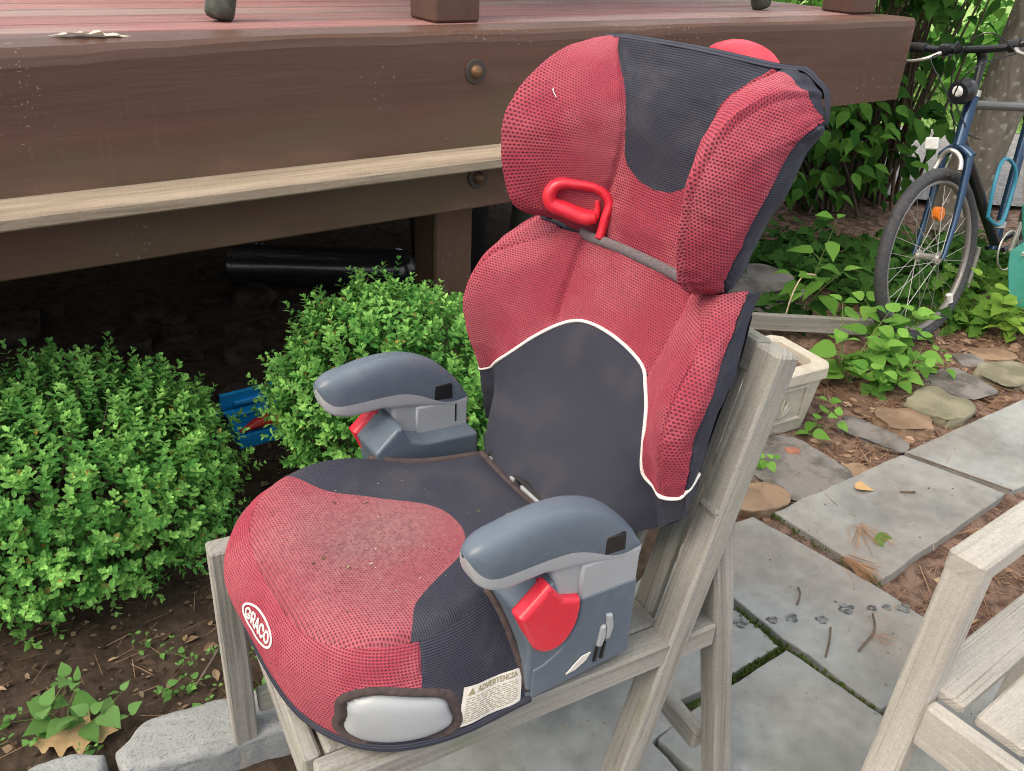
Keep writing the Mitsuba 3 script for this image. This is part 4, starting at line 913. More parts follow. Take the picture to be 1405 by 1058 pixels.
# ------------------------------------------------------------------ plants
def leaf_template(outline, fold=.25, curl=.25, base=0.0):
    """outline [(t, half width)]; t from 0 to 1, first and last width 0. Returns vertices (n, 3) and triangles; x along, y across, z up."""
    o = A(outline, float); n = len(o); mid = np.column_stack([o[:, 0], o[:, 0] * 0, o[:, 0] * 0])
    V, F = [*mid], []
    L, R = {}, {}
    for k in range(1, n - 1):
        for d, sg_ in ((L, 1), (R, -1)):
            d[k] = len(V); V.append([o[k, 0], sg_ * o[k, 1], fold * o[k, 1]])
    for k in range(n - 1):
        for d, fl in ((L, 0), (R, 1)):
            if k == 0: t = [(0, 1, d[1])]
            elif k == n - 2: t = [(k, n - 1, d[k])]
            else: t = [(k, k + 1, d[k + 1]), (k, d[k + 1], d[k])]
            F += [x[::-1] if fl else x for x in t]
    V = A(V); V[:, 2] -= curl * V[:, 0] ** 2
    return V, A(F)
OVAL = leaf_template([(0, 0), (.12, .07), (.45, .26), (.78, .22), (1, 0)], .3, .15)
HEART = leaf_template([(0, 0), (-.10, .17), (.03, .36), (.25, .42), (.55, .30), (.82, .11), (1, 0)], .22, .22)
POINTED = leaf_template([(0, 0), (.06, .12), (.28, .30), (.55, .27), (.82, .10), (1, 0)], .25, .3)
LOBED = leaf_template([(0, 0), (-.06, .20), (.10, .46), (.26, .26), (.42, .42), (.56, .24), (.78, .16), (1, 0)], .22, .18)
def leaves(tmpl, P, D, N, S, C, W=None):
    """Many leaves as one mesh with vertex colours: base P, direction D, upper side N, length S, colour C."""
    tv, tf = tmpl
    D = D / (np.linalg.norm(D, axis=1, keepdims=True) + 1e-9); N = N - D * (N * D).sum(1, keepdims=True); N /= np.linalg.norm(N, axis=1, keepdims=True) + 1e-9
    B = np.cross(N, D); S = np.broadcast_to(S, (len(P),)); w = np.ones(len(P)) if W is None else W
    V = P[:, None] + S[:, None, None] * (tv[None, :, :1] * D[:, None] + tv[None, :, 1:2] * w[:, None, None] * B[:, None] + tv[None, :, 2:3] * N[:, None])
    F = tf[None] + (np.arange(len(P)) * len(tv))[:, None, None]
    return V.reshape(-1, 3), F.reshape(-1, 3), np.repeat(C, len(tv), 0)
def vc(rough=.45, trans=.55, spec=.4):
    return {'type': 'principledthin', 'base_color': {'type': 'mesh_attribute', 'name': 'vertex_color'}, 'roughness': rough, 'diff_trans': trans, 'eta': 1.4}
scene['box_leaf'] = vc(.38, .7)
scene['broad_leaf'] = vc(.5, .8)
scene['dark_leaf'] = vc(.33, .5)
scene['dry_leaf'] = vc(.8, .25)
scene['twig_bark'] = two({'type': 'principled', 'base_color': proc(lambda p, n, uv: mix((.07, .05, .035), (.17, .13, .10), fbm(p.x * 120, p.y * 120, p.z * 120, octaves=3))), 'roughness': .9})
scene['green_stem'] = two({'type': 'principled', 'base_color': rgb(.13, .19, .05), 'roughness': .6})
def put_leaves(key, parts, mat, **kw):
    v = np.vstack([p[0] for p in parts]); c = np.vstack([p[2] for p in parts]); f, o = [], 0
    for p in parts: f.append(p[1] + o); o += len(p[0])
    put(key, (v, np.vstack(f)), mat, False, None, c, **kw)
def rvec(r, n): v = r.normal(size=(n, 3)); return v / np.linalg.norm(v, axis=1, keepdims=True)
def tint(r, n, a, b, k=1.0): t = r.random((n, 1)) ** k; return A(a) * (1 - t) + A(b) * t

def boxwood(name, c, rad, seed, n_out, n_in, label):
    r = np.random.default_rng(seed); key = numbered(name)
    n = n_out + n_in
    d = rvec(r, n * 2); d = d[d[:, 2] > -.62][:n]
    n = len(d); inner = np.arange(n) >= n_out
    bump = .80 + .46 * meshkit.fbm(d * 2.6 + seed, 3, seed) + .10 * (meshkit.noise(d * 9 + seed, 5) - .5)
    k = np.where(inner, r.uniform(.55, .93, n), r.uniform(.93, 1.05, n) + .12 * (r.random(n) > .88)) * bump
    P = A(c) + d * A(rad) * k[:, None]; P[:, 2] = np.maximum(P[:, 2], .02)
    out = d / A(rad); out /= np.linalg.norm(out, axis=1, keepdims=True)
    ax = out * .75 + A([0, 0, .55]) + .42 * rvec(r, n); ax /= np.linalg.norm(ax, axis=1, keepdims=True)
    a = np.cross(ax, rvec(r, n)); a /= np.linalg.norm(a, axis=1, keepdims=True); b = np.cross(ax, a)
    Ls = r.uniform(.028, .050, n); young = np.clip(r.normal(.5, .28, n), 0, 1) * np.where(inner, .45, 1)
    parts = []
    for w in range(5):
        f = w / 4; ang = r.uniform(0, 6.28, n) if w == 0 else ang + 1.57
        for sgn in (1, -1) if w < 4 else (1, -1, 2, -2):
            th = ang + (0 if sgn == 1 else np.pi if sgn == -1 else np.pi / 2 if sgn == 2 else -np.pi / 2) + r.normal(0, .2, n)
            rad_ = a * np.cos(th)[:, None] + b * np.sin(th)[:, None]
            el = .25 + .75 * f + r.normal(0, .15, n)
            D = rad_ * np.cos(el)[:, None] + ax * np.sin(el)[:, None]
            N = ax * np.cos(el)[:, None] - rad_ * np.sin(el)[:, None] + .15 * rvec(r, n)
            S = r.uniform(.0135, .0205, n) * (1 - .28 * (f > .9))
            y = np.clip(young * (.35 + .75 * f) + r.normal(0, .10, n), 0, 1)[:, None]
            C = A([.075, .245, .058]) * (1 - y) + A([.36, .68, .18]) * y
            C = C * r.uniform(.82, 1.18, (n, 1)); old = r.random(n) > .988; C[old] = A([.42, .33, .10]) * r.uniform(.5, 1.1, (old.sum(), 1))
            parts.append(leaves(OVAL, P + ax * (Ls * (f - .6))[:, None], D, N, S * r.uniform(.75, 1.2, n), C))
    put_leaves(key + '__foliage', parts, 'box_leaf', kind='stuff')
    tw = []
    for q in range(60):
        e = A(c) + d[q] * A(rad) * .92 * bump[q]; s0 = A([c[0], c[1], 0]) + A([r.normal(0, .03), r.normal(0, .03), -.02]); e[2] = max(e[2], .03)
        tw.append(tube(np.stack([s0, (s0 + e) / 2 + A([0, 0, -.02]) + r.normal(0, .01, 3), e]), [.007, .004, .0012], 5))
    v, f, u = merge(tw); put(key + '__stems', (v, f), 'twig_bark', True, u, kind='stuff')
    tag(key, label, 'shrub', 'clipped boxwood shrubs below the deck')
    return key
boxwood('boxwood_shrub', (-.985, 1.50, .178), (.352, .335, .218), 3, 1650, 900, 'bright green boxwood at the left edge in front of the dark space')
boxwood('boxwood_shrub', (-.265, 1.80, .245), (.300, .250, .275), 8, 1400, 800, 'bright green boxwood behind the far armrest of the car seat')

# plants with large leaves, each leaf a part
def leafy_plant(name, base, tips, label, seed, tmpl=HEART, size=(.05, .085), col=((.10, .25, .045), (.22, .44, .09)), per=5, cat='plant', group=None, lean=.5):
    r = np.random.default_rng(seed); key = numbered(name); tag(key, label, cat, group); b = A(base, float)
    for t in tips:
        t = A(t, float); mid = b * .5 + t * .5 + A([r.normal(0, .015), r.normal(0, .015), .12 * np.linalg.norm(t[:2] - b[:2])])
        ln = smooth_line([b, mid, t], 12)
        v, f, u = tube(ln, np.linspace(.034, .015, 12) * np.mean(size), 6); put(numbered(key + '__stem'), (v, f), 'green_stem', True, u)
        ks = np.linspace(.30, 1, per); a0 = r.uniform(0, 6.28)
        for i, k in enumerate(ks):
            p = ln[int(k * 11)]; a0 += 2.4 + r.normal(0, .3); nl = 2 if k > .97 else 1
            for h in range(nl):
                an = a0 + h * 2.6; up = .35 + .5 * (k > .97) + r.normal(0, .15)
                d = A([math.cos(an), math.sin(an), up - lean * .8]); s = r.uniform(*size) * (1.0 - .35 * (k > .97))
                pet = p + unit(d + A([0, 0, .5])) * s * .35
                C = tint(r, 1, *col) * (1.15 if k > .97 else 1)
                lv = leaves(tmpl, pet[None], d[None], A([[r.normal(0, .25), r.normal(0, .25) - .25, 1]]), s, C, A([r.uniform(.9, 1.15)]))
                st = tube(np.stack([p, pet]), [.015 * s, .011 * s], 4)
                kk = numbered(key + '__leaf')
                put(kk, (lv[0], lv[1]), 'broad_leaf', True, None, lv[2]); put(kk + '__stalk', st[:2], 'green_stem', True, st[2])
    return key
G = lambda x, y, z=0.0: (x, y, gz1(x, y) + z)
leafy_plant('leafy_vine', G(1.085, 3.00), [(1.135, 2.98, .40), (1.02, 2.96, .19), (1.19, 2.98, .20)], 'tall bright green leafy shoot with pointed leaves behind the planter', 21, POINTED, (.075, .115), per=6, group=None)
leafy_plant('leafy_vine', G(1.13, 2.53), [(1.05, 2.47, .16), (1.20, 2.50, .14), (1.13, 2.40, .10), (1.24, 2.62, .20), (1.10, 2.66, .22)], 'light green broad leaved vine tumbling beside the right end of the planter', 22, HEART, (.060, .090), per=5)
leafy_plant('leafy_vine', G(1.27, 2.50), [(1.23, 2.40, .07), (1.32, 2.44, .10), (1.36, 2.56, .14), (1.25, 2.52, .16), (1.19, 2.42, .04)], 'low light green vine with round leaves spreading over the orange stone', 23, HEART, (.050, .075), per=4)
leafy_plant('leafy_vine', G(1.34, 2.80), [(1.28, 2.74, .12), (1.40, 2.76, .15), (1.46, 2.78, .12), (1.33, 2.70, .08), (1.25, 2.84, .16)], 'vine leaves growing around the foot of the front bicycle wheel', 24, HEART, (.060, .085), per=5)
leafy_plant('leafy_vine', G(1.86, 2.98), [(1.80, 2.93, .14), (1.92, 2.92, .12), (1.86, 2.88, .08), (1.74, 3.02, .20), (1.97, 3.02, .18)], 'yellow green leaves bunched below the bicycle pedal', 25, HEART, (.055, .08), ((.16, .30, .05), (.30, .46, .09)), per=5)
leafy_plant('leafy_vine', G(.93, 2.22), [(.90, 2.15, .05), (.96, 2.16, .06), (.955, 2.23, .07)], 'small bright plant at the foot of the planter corner', 26, HEART, (.032, .048), per=3)
leafy_plant('leafy_vine', G(.70, 1.955), [(.68, 1.91, .06), (.72, 1.93, .05)], 'tiny leafy sprout beside the flat stone behind the chair', 27, HEART, (.024, .034), per=3)
leafy_plant('leafy_vine', G(1.455, 2.615), [(1.43, 2.585, .05), (1.48, 2.60, .055), (1.46, 2.65, .06)], 'little rosette of green leaves among the mulch by the mossy stone', 28, HEART, (.032, .046), per=3)
leafy_plant('broad_leaf_weed', G(-.745, 1.00), [(-.775, .985, .07), (-.735, 1.035, .085), (-.70, .99, .06), (-.765, 1.05, .075), (-.665, 1.035, .065), (-.64, 1.00, .05)], 'soft green weed with broad felted leaves in the lower left soil', 31, HEART, (.028, .050), ((.10, .22, .06), (.17, .33, .11)), per=3, cat='weed', lean=.25)
seeds = [(-.60, 1.085), (-.585, 1.155), (-.545, 1.19), (-.50, 1.185), (-.56, 1.095), (-.505, 1.100), (-.53, 1.05), (-.46, 1.105), (-.44, 1.13), (-.48, 1.30), (-.64, 1.19), (-.80, 1.07), (-.83, 1.02), (-.865, .965), (-.79, .96), (-.69, .945), (-.415, 1.15), (-.70, 1.20), (-.42, 1.105), (-.39, 1.16)]
SPOT = ['just right of the felted weed', 'behind and right of the felted weed', 'midway between the felted weed and the chair leg', 'a hand left of the chair leg', 'near the granite stone, first right of the weed', 'above the top edge of the long granite stone', 'against the upper rim of the long granite stone', 'close to the chair leg above the granite', 'touching the left side of the chair front leg', 'farthest back below the boxwood beside the chair leg',
        'behind the felted weed under the boxwood', 'left of the felted weed', 'at the left picture edge below the boxwood', 'lowest at the left edge of the picture', 'left of the big dead leaf', 'between the dead leaf and the edging stones', 'behind the chair front leg', 'directly behind the felted weed', 'between chair leg and granite stone', 'seen between the chair leg and the seat']
for i, (x, y) in enumerate(seeds):
    r = np.random.default_rng(60 + i)
    leafy_plant('seedling', G(x, y), [(x + r.normal(0, .014), y + r.normal(0, .014), gz1(x, y) + r.uniform(.015, .035)) for _ in range(2 if i % 3 else 3)], 'tiny green seedling on soil ' + SPOT[i], 80 + i, OVAL if i % 2 else HEART, (.009, .020), ((.08, .20, .05), (.17, .36, .10)), per=3, cat='seedling', group='seedlings on the dark soil', lean=.3)

# low ivy, nobody could count it
def ivy(key, pts_fn, n, size, col, seed, mat, tmpl=LOBED, zmax=.12):
    r = np.random.default_rng(seed); P = pts_fn(r, n); n = len(P)
    P = np.column_stack([P, ground_z(P[:, 0], P[:, 1]) + r.random(n) ** 1.6 * zmax + .012])
    D = np.column_stack([r.normal(size=(n, 2)), r.normal(-.25, .25, n)]); N = np.column_stack([r.normal(0, .45, (n, 2)) + A([-.1, -.3]), np.ones(n)])
    return leaves(tmpl, P, D, N, r.uniform(*size, n), tint(r, n, *col), r.uniform(.85, 1.15, n))
def in_poly(poly):
    g = sg.Polygon(poly); x0, y0, x1, y1 = g.bounds
    def fn(r, n):
        p = np.column_stack([r.uniform(x0, x1, n * 4), r.uniform(y0, y1, n * 4)])
        cl = meshkit.fbm(np.column_stack([p * 3.2, p[:, 0] * 0 + 4]), 3, 6)
        return p[shapely.contains_xy(g, p[:, 0], p[:, 1]) & (cl > .38 + .2 * r.random(n * 4) - .1)][:n]
    return fn
parts = [ivy(0, in_poly([(.85, 2.95), (1.36, 2.93), (1.62, 2.90), (1.62, 3.25), (2.3, 3.6), (2.3, 4.0), (1.1, 4.1), (.8, 3.4)]), 1100, (.05, .085), ((.030, .085, .022), (.085, .20, .045)), 41, 0),
         ivy(0, in_poly([(1.66, 3.0), (2.4, 2.95), (2.8, 3.5), (2.2, 3.7), (1.7, 3.35)]), 700, (.045, .075), ((.06, .16, .03), (.20, .38, .07)), 42, 0),
         ivy(0, in_poly([(1.10, 2.42), (1.35, 2.50), (1.62, 2.80), (1.38, 2.86), (1.2, 2.62)]), 70, (.05, .08), ((.06, .17, .035), (.16, .34, .07)), 43, 0)]
put_leaves('ground_ivy', parts, 'broad_leaf', label='low ivy leaves carpeting the soil around the bicycle', category='ivy', kind='stuff')

# the dark shrub between the deck and the bicycle, with branches
def shrub(name, blobs, n, size, col, seed, label, mat='dark_leaf', tmpl=POINTED, base=None, nb=26, group=None):
    r = np.random.default_rng(seed); key = numbered(name); parts = []; tips = []
    for (c, rad, w) in blobs:
        m = int(n * w); d = rvec(r, m); k = r.random(m) ** .45
        clump = .75 + .5 * meshkit.fbm(d * 2.2 + seed, 3, seed)
        P = A(c) + d * A(rad) * (k * clump)[:, None]; keep = P[:, 2] > .05
        P, d = P[keep], d[keep]; m = len(P)
        D = d * .5 + rvec(r, m) * .7 + A([0, -.1, -.35]); N = A([-.1, -.35, 1.0]) + .55 * rvec(r, m)
        parts.append(leaves(tmpl, P, D, N, r.uniform(*size, m), tint(r, m, *col, 1.3), r.uniform(.8, 1.2, m))); tips.append(P[r.integers(0, m, nb)])
    put_leaves(key + '__foliage', parts, mat, kind='stuff')
    b = A(base if base is not None else (*blobs[0][0][:2], 0.0), float); tw = []
    for T in tips:
        for e in T:
            s0 = b + A([r.normal(0, .08), r.normal(0, .08), 0]); ln = smooth_line([s0, (s0 * .55 + e * .45) + A([0, 0, .12]), e], 10)
            tw.append(tube(ln, np.linspace(.011, .002, 10), 5))
    v, f, u = merge(tw); put(key + '__branches', (v, f), 'twig_bark', True, u, kind='stuff')
    tag(key, label, 'shrub', group)
DK1, DK2 = (.026, .085, .020), (.115, .270, .050)
shrub('dark_shrub', [((1.50, 4.55, .80), (.62, .50, .75), .34), ((1.95, 4.85, 1.25), (.50, .45, .65), .24), ((1.20, 4.35, .45), (.5, .45, .5), .20), ((1.80, 4.65, .45), (.45, .40, .42), .22)], 1500, (.07, .12), (DK1, DK2), 51, 'dark leafy shrub filling the space between the deck end and the bicycle', base=(1.6, 4.6, 0))
shrub('dark_shrub', [((1.66, 4.05, 1.30), (.28, .28, .22), .4), ((1.98, 4.65, 1.62), (.42, .4, .35), .6)], 520, (.09, .15), ((.04, .12, .025), (.13, .30, .06)), 52, 'larger lighter leaves hanging above the right end of the deck', tmpl=LOBED, base=(1.95, 4.8, 0), mat='broad_leaf')
# leaning tree
scene['bark'] = two(bumped({'type': 'principled', 'base_color': proc(lambda p, n, uv: mix(mix((.085, .075, .062), (.20, .18, .15), fbm(p.x * 26, p.y * 26, p.z * 9, octaves=4)), mi.Color3f(.30, .30, .27), smoothstep(.68, .8, noise(p.x * 50, p.y * 50, p.z * 38)) * .6)), 'roughness': .95}, lambda p, n, uv: fbm(p.x * 40, p.y * 40, p.z * 12, octaves=4), .02, 2e-3))
tag('leaning_tree', 'leaning grey barked tree trunk behind the bicycle', 'tree')
tl = smooth_line([(2.27, 4.10, -.1), (2.245, 4.10, .12), (2.20, 4.10, .45), (2.155, 4.10, .75), (2.14, 4.10, 1.1), (2.16, 4.12, 1.7), (2.3, 4.2, 2.8), (2.5, 4.3, 4.2)], 40)
tl = smooth_line([(2.10, 4.10, -.1), (2.13, 4.10, .15), (2.165, 4.10, .5), (2.20, 4.10, .85), (2.235, 4.11, 1.2), (2.30, 4.14, 1.8), (2.45, 4.2, 2.8), (2.6, 4.3, 4.2)], 40)
v, f, u = tube(tl, np.interp(np.linspace(0, 1, 40), [0, .06, .2, .4, 1], [.15, .118, .105, .10, .06]), 20)
put('leaning_tree__trunk', (v, f), 'bark', True, u)
r = np.random.default_rng(71); tw, parts = [], []
for q in range(16):
    s0 = tl[24 + q % 15]; e = s0 + A([r.normal(0, .9), r.normal(.3, .9), r.uniform(.3, 1.3)])
    tw.append(tube(smooth_line([s0, (s0 + e) / 2 + A([0, 0, .2]), e], 8), np.linspace(.03, .006, 8), 6))
    m = 110; P = e + r.normal(0, .33, (m, 3)); parts.append(leaves(LOBED, P, rvec(r, m), A([0, 0, 1]) + .5 * rvec(r, m), r.uniform(.07, .12, m), tint(r, m, (.05, .13, .03), (.12, .27, .06))))
v, f, u = merge(tw); put('leaning_tree__limb', (v, f), 'bark', True, u, kind='stuff'); put_leaves('leaning_tree__crown', parts, 'broad_leaf', kind='stuff')
# bright shrubs beyond the lawn and grass blades
for i, (x, y, h, lab) in enumerate(((4.6, 8.2, .8, 'bright green shrub beyond the lawn right of the tree trunk'), (3.2, 9.6, 1.0, 'bright shrub at the back between the deck and the trunk'), (6.4, 9.2, 1.1, 'bright shrub farthest right beyond the lawn'), (1.6, 9.0, 1.0, 'bright shrub on the lawn behind the end of the deck'), (8.6, 12.5, 1.5, 'tall bright shrub in the far right distance'))):
    shrub('garden_shrub', [((x, y, h * .6), (.95, .8, h * .75), .6), ((x + .6, y + .4, h * .5), (.8, .7, h * .6), .4)], 1500, (.10, .17), ((.07, .20, .04), (.20, .42, .09)), 90 + i, lab, 'broad_leaf', POINTED, nb=10, group=None)
r = np.random.default_rng(99); n = 16000; P = np.column_stack([r.uniform(1.5, 7, n), r.uniform(6.75, 11, n)]); P = P[shapely.contains_xy(sg.Polygon([(-2, 9), (2.4, 6.95), (12, 6.55), (12, 12), (-2, 12)]), P[:, 0], P[:, 1])]; n = len(P)
BL = leaf_template([(0, 0), (.1, .05), (.6, .04), (1, 0)], .2, .3)
pt = leaves(BL, np.column_stack([P, np.full(n, .014)]), np.column_stack([r.normal(0, .5, (n, 2)), np.ones(n)]), rvec(r, n), r.uniform(.05, .10, n), tint(r, n, (.09, .20, .04), (.22, .38, .09)))
put_leaves('grass', [pt], 'broad_leaf', label='short green lawn grass beyond the gravel', category='grass', kind='stuff')
# ------------------------------------------------------------------ bench at the lower right
tag('garden_bench', 'pale grey slatted garden seat with a flat arm in the lower right corner', 'bench')
BA, BB = unit([.793, .609, 0]), unit([.609, -.793, 0])
BO = A([.567, .853, 0])
def BW(a, b, z): return BO + BA * a + BB * b + A([0, 0, z])
def bboard(name, p, q, w, th, wd, mat='pale_teak', bev=.004, **kw): board(numbered('garden_bench__' + name), BW(*p), BW(*q), w, th, wd, mat, bev, **kw)
scene['pale_teak'] = timber(wood((.33, .315, .285), (.39, .375, .345), (.44, .425, .395), fine=1.8, lichen=.15), .8, .0012)
bboard('front_post', (-.012, .020, -.01), (.026, .020, .596), .046, .042, BB)
bboard('arm', (.004, .020, .607), (.52, .020, .607), .048, .034, BB)
bboard('front_apron', (.0, .044, .352), (.0, .62, .352), .075, .024, SZ)
for k in range(7): bboard('seat_slat', (.020, .045 + .083 * k, .392), (.50, .045 + .083 * k, .392), .066, .020, BB)
bboard('front_post', (-.012, .645, -.01), (.026, .645, .596), .046, .042, BB)
bboard('arm', (.004, .645, .607), (.52, .645, .607), .048, .034, BB)
bboard('back_post', (.50, .020, -.01), (.60, .020, .588), .046, .042, BB); bboard('back_post', (.50, .645, -.01), (.60, .645, .588), .046, .042, BB)
bboard('back_rail', (.56, .045, .40), (.56, .62, .40), .05, .024, SZ)

# ------------------------------------------------------------------ bicycle
BK = 'bicycle'
tag(BK, 'blue and black bicycle leaning beside the tree trunk', 'bicycle')
bu = unit([-.6 * .18, .8 * .18, .98]); bf = unit([-.8, -.6, 0]); bsd = np.cross(bf, bu)
BC = A([1.504, 2.88, 0]) + .31 * bu
def BP(a, b, c=0.0): return BC + bf * a + bu * b + bsd * c
def metallic(c, r): return two({'type': 'principled', 'base_color': rgb(*c), 'roughness': r, 'metallic': .55, 'clearcoat': .8, 'clearcoat_gloss': .8})
scene['blue_paint'] = metallic((.016, .052, .115), .3); scene['black_paint'] = plastic((.014, .015, .02), .3); scene['tyre_rubber'] = two(bumped({'type': 'principled', 'base_color': proc(lambda p, n, uv: mix((.028, .030, .036), (.065, .067, .074), fbm(p.x * 60, p.y * 60, p.z * 60, octaves=3))), 'roughness': .8}, lambda p, n, uv: noise(uv.x * 160, uv.y * 160), .002, 1e-3))
scene['amber_plastic'] = plastic((.75, .20, .02), .25); scene['alloy'] = two({'type': 'principled', 'base_color': rgb(.55, .54, .51), 'roughness': .35, 'metallic': .7}); scene['cyan_vinyl'] = plastic((.03, .22, .33), .4)
scene['dull_rim'] = two({'type': 'principled', 'base_color': rgb(.26, .25, .235), 'roughness': .45, 'metallic': .5}); scene['grip_rubber'] = plastic((.022, .022, .024), .7); scene['lens_plastic'] = plastic((.70, .72, .72), .18); scene['grey_paint'] = plastic((.10, .105, .10), .35)
def bt(name, pts, r, mat, n=12, sm=24, **kw):
    ln = smooth_line([BP(*p) for p in pts], sm) if len(pts) > 2 else A([BP(*p) for p in pts])
    v, f, u = tube(ln, r if np.isscalar(r) else np.interp(np.linspace(0, 1, len(ln)), np.linspace(0, 1, len(r)), r), n); k = numbered(BK + '__' + name); put(k, (v, f), mat, 50, **kw); return k
def ringtube(a, b, R, r, flat=1.0, n=72, m=12):
    t = np.linspace(0, 2 * np.pi, n + 1); ph = np.linspace(0, 2 * np.pi, m + 1)
    T, Pq = np.meshgrid(t, ph, indexing='ij'); rad = R + r * np.cos(Pq)
    V = BC + bf * (a + rad * np.cos(T))[..., None] + bu * (b + rad * np.sin(T))[..., None] + bsd * (flat * r * np.sin(Pq))[..., None]
    i, j = np.meshgrid(np.arange(n), np.arange(m), indexing='ij'); M = m + 1
    q = np.stack([i * M + j, i * M + j + 1, (i + 1) * M + j + 1, (i + 1) * M + j], -1).reshape(-1, 4)
    return V.reshape(-1, 3), np.vstack([q[:, [0, 1, 2]], q[:, [0, 2, 3]]]), np.stack([T * R, Pq * r], -1).reshape(-1, 2)
for (a0, nm) in ((0, 'front_wheel'), (-.98, 'rear_wheel')):
    v, f, u = ringtube(a0, 0, .290, .021, 1.0); k = numbered(BK + '__' + nm); put(k, (v, f), 'tyre_rubber', True, u)
    v, f, u = ringtube(a0, 0, .264, .009, 1.35); put(k + '__rim', (v, f), 'dull_rim', True)
    v, f, u = tube(A([BP(a0, 0, -.045), BP(a0, 0, .045)]), .013, 14); put(k + '__hub', (v, f), 'alloy', 40)
    for c in (-.036, .036):
        v, f, u = tube(A([BP(a0, 0, c - .003), BP(a0, 0, c + .003)]), .022, 16); put(numbered(k + '__hub_flange'), (v, f), 'alloy', 40)
    for q in range(28):
        t = 2 * np.pi * q / 28; c = .036 if q % 2 else -.036; t2 = t + (.55 if (q // 2) % 2 else -.55)
        v, f, u = tube(A([BP(a0 + .02 * math.cos(t2), .02 * math.sin(t2), c), BP(a0 + .262 * math.cos(t), .262 * math.sin(t), 0)]), .0013, 4, cap=False)
        put(numbered(k + '__spoke'), (v, f), 'alloy', True)
for c in (-.055, .055):
    bt('fork_blade', [(0, 0, c * 1.0), (-.03, .07, c), (-.075, .20, c * .95), (-.112, .345, c * .85)], [.008, .010, .013, .015], 'blue_paint')
bt('fork_crown', [(-.112, .340, -.055), (-.115, .372, 0), (-.112, .340, .055)], .016, 'blue_paint')
bt('head_tube', [(-.118, .375), (-.172, .535)], .021, 'blue_paint', 18)
bt('head_tube_collar', [(-.172, .535), (-.178, .555)], .024, 'alloy', 18)
bt('stem', [(-.178, .55), (-.200, .63), (-.205, .665), (-.18, .69)], [.013, .014, .016, .018], 'black_paint')
bt('handlebar', [(-.235, .715, .30), (-.21, .705, .22), (-.175, .692, .10), (-.17, .690, 0), (-.175, .692, -.10), (-.21, .72, -.20), (-.26, .735, -.32)], .0125, 'black_paint', 12, 40)
for s_ in (-1, 1):
    bt('grip', [(-.205 if s_ > 0 else -.215, .704 if s_ > 0 else .724, .205 * s_), (-.235, .713 if s_ > 0 else .732, .305 * s_)], .017, 'grip_rubber', 14)
    bt('brake_lever', [(-.175, .690, .12 * s_), (-.135, .67, .16 * s_), (-.15, .665, .27 * s_)], [.008, .006, .005], 'alloy', 8)
    bt('lever_clamp', [(-.178, .694, .10 * s_), (-.180, .695, .135 * s_)], .021, 'black_paint', 14)
bt('bell', [(-.165, .700, .060), (-.150, .688, .075)], [.025, .012], 'black_paint', 18)
for p in ([(-.15, .68, .13), (-.06, .66, .10), (-.06, .55, .03), (-.10, .42, .01)], [(-.15, .68, -.13), (-.10, .74, -.06), (-.08, .66, .02), (-.115, .44, -.02)], [(-.14, .67, -.14), (-.03, .62, -.05), (-.08, .50, .02), (-.30, .38, .02)]): bt('brake_cable', p, .0026, 'black_paint', 6, 30)
bt('headlight', [(-.155, .565), (-.115, .56), (-.085, .555), (-.070, .553)], [.018, .040, .043, .036], 'black_paint', 22)
bt('headlight__lens', [(-.0705, .5605), (-.062, .5600)], [.020, .014], 'lens_plastic', 22)
v, f, u = board_mesh(BP(-.085, .385, .055), BP(-.080, .385, .100), .042, .018, bu, .004); put(BK + '__white_reflector', (v, f), 'lens_plastic', False, label='clear rectangular reflector on the fork')
bt('brake_caliper', [(-.060, .300, -.045), (-.075, .345, -.03), (-.07, .365, .0), (-.075, .345, .03), (-.060, .300, .045)], .009, 'alloy', 10)
bt('brake_pad', [(-.050, .275, -.026), (-.020, .290, -.026)], .008, 'grip_rubber', 8)
bt('spoke_reflector', [(-.035, .150, -.012), (-.035, .150, .012)], [.024, .024], 'amber_plastic', 18, label='round orange reflector in the spokes')
bt('spoke_reflector', [(-.165, -.17, -.008), (-.175, -.20, -.008)], [.012, .012], 'lens_plastic', 10)
bt('top_tube', [(-.165, .510), (-.60, .47)], .016, 'grey_paint', 14); bt('down_tube', [(-.125, .405), (-.48, -.03)], .020, 'black_paint', 16)
bt('seat_tube', [(-.47, -.05), (-.62, .47)], .0175, 'blue_paint', 16); bt('seat_tube_band', [(-.492, .03), (-.500, .055)], .022, 'alloy', 16)
bt('seat_post', [(-.62, .47), (-.665, .62)], .013, 'alloy', 14)
for c in (-.05, .05):
    bt('chain_stay', [(-.48, -.05, c * .6), (-.98, 0, c)], .010, 'black_paint', 10); bt('seat_stay', [(-.61, .44, c * .4), (-.98, 0, c)], .008, 'black_paint', 10)
m = trimesh.creation.icosphere(3); v = m.vertices * A([.14, .05, .028]); v[:, 1] *= 1 - .55 * np.clip(v[:, 0] / .14, -.2, 1); put(BK + '__saddle', (BC + bf * (-.69 + v[:, :1]) + bu * (.645 + v[:, 2:3]) + bsd * v[:, 1:2], m.faces), 'grip_rubber', True)
v, f, u = ringtube(-.48, -.05, .075, .004, 1.0, 48, 8); put(BK + '__chainring', (v + bsd * -.05, f), 'alloy', True)
bt('crank', [(-.48, -.05, -.06), (-.50, .06, -.075)], .010, 'alloy', 10); bt('crank', [(-.48, -.05, .06), (-.46, -.21, .075)], .010, 'alloy', 10)
v, f, u = board_mesh(BP(-.462, -.05, -.085), BP(-.475, -.045, -.185), .055, .020, bf, .004); put(BK + '__pedal', (v, f), 'alloy', False)
bt('cable_lock', [(-.33, .10, -.03), (-.36, .26, -.03), (-.43, .30, -.02), (-.50, .24, -.03), (-.49, .17, -.03), (-.40, .06, -.04), (-.33, .10, -.03)], .007, 'cyan_vinyl', 8, 50, label='light blue coiled cable lock')

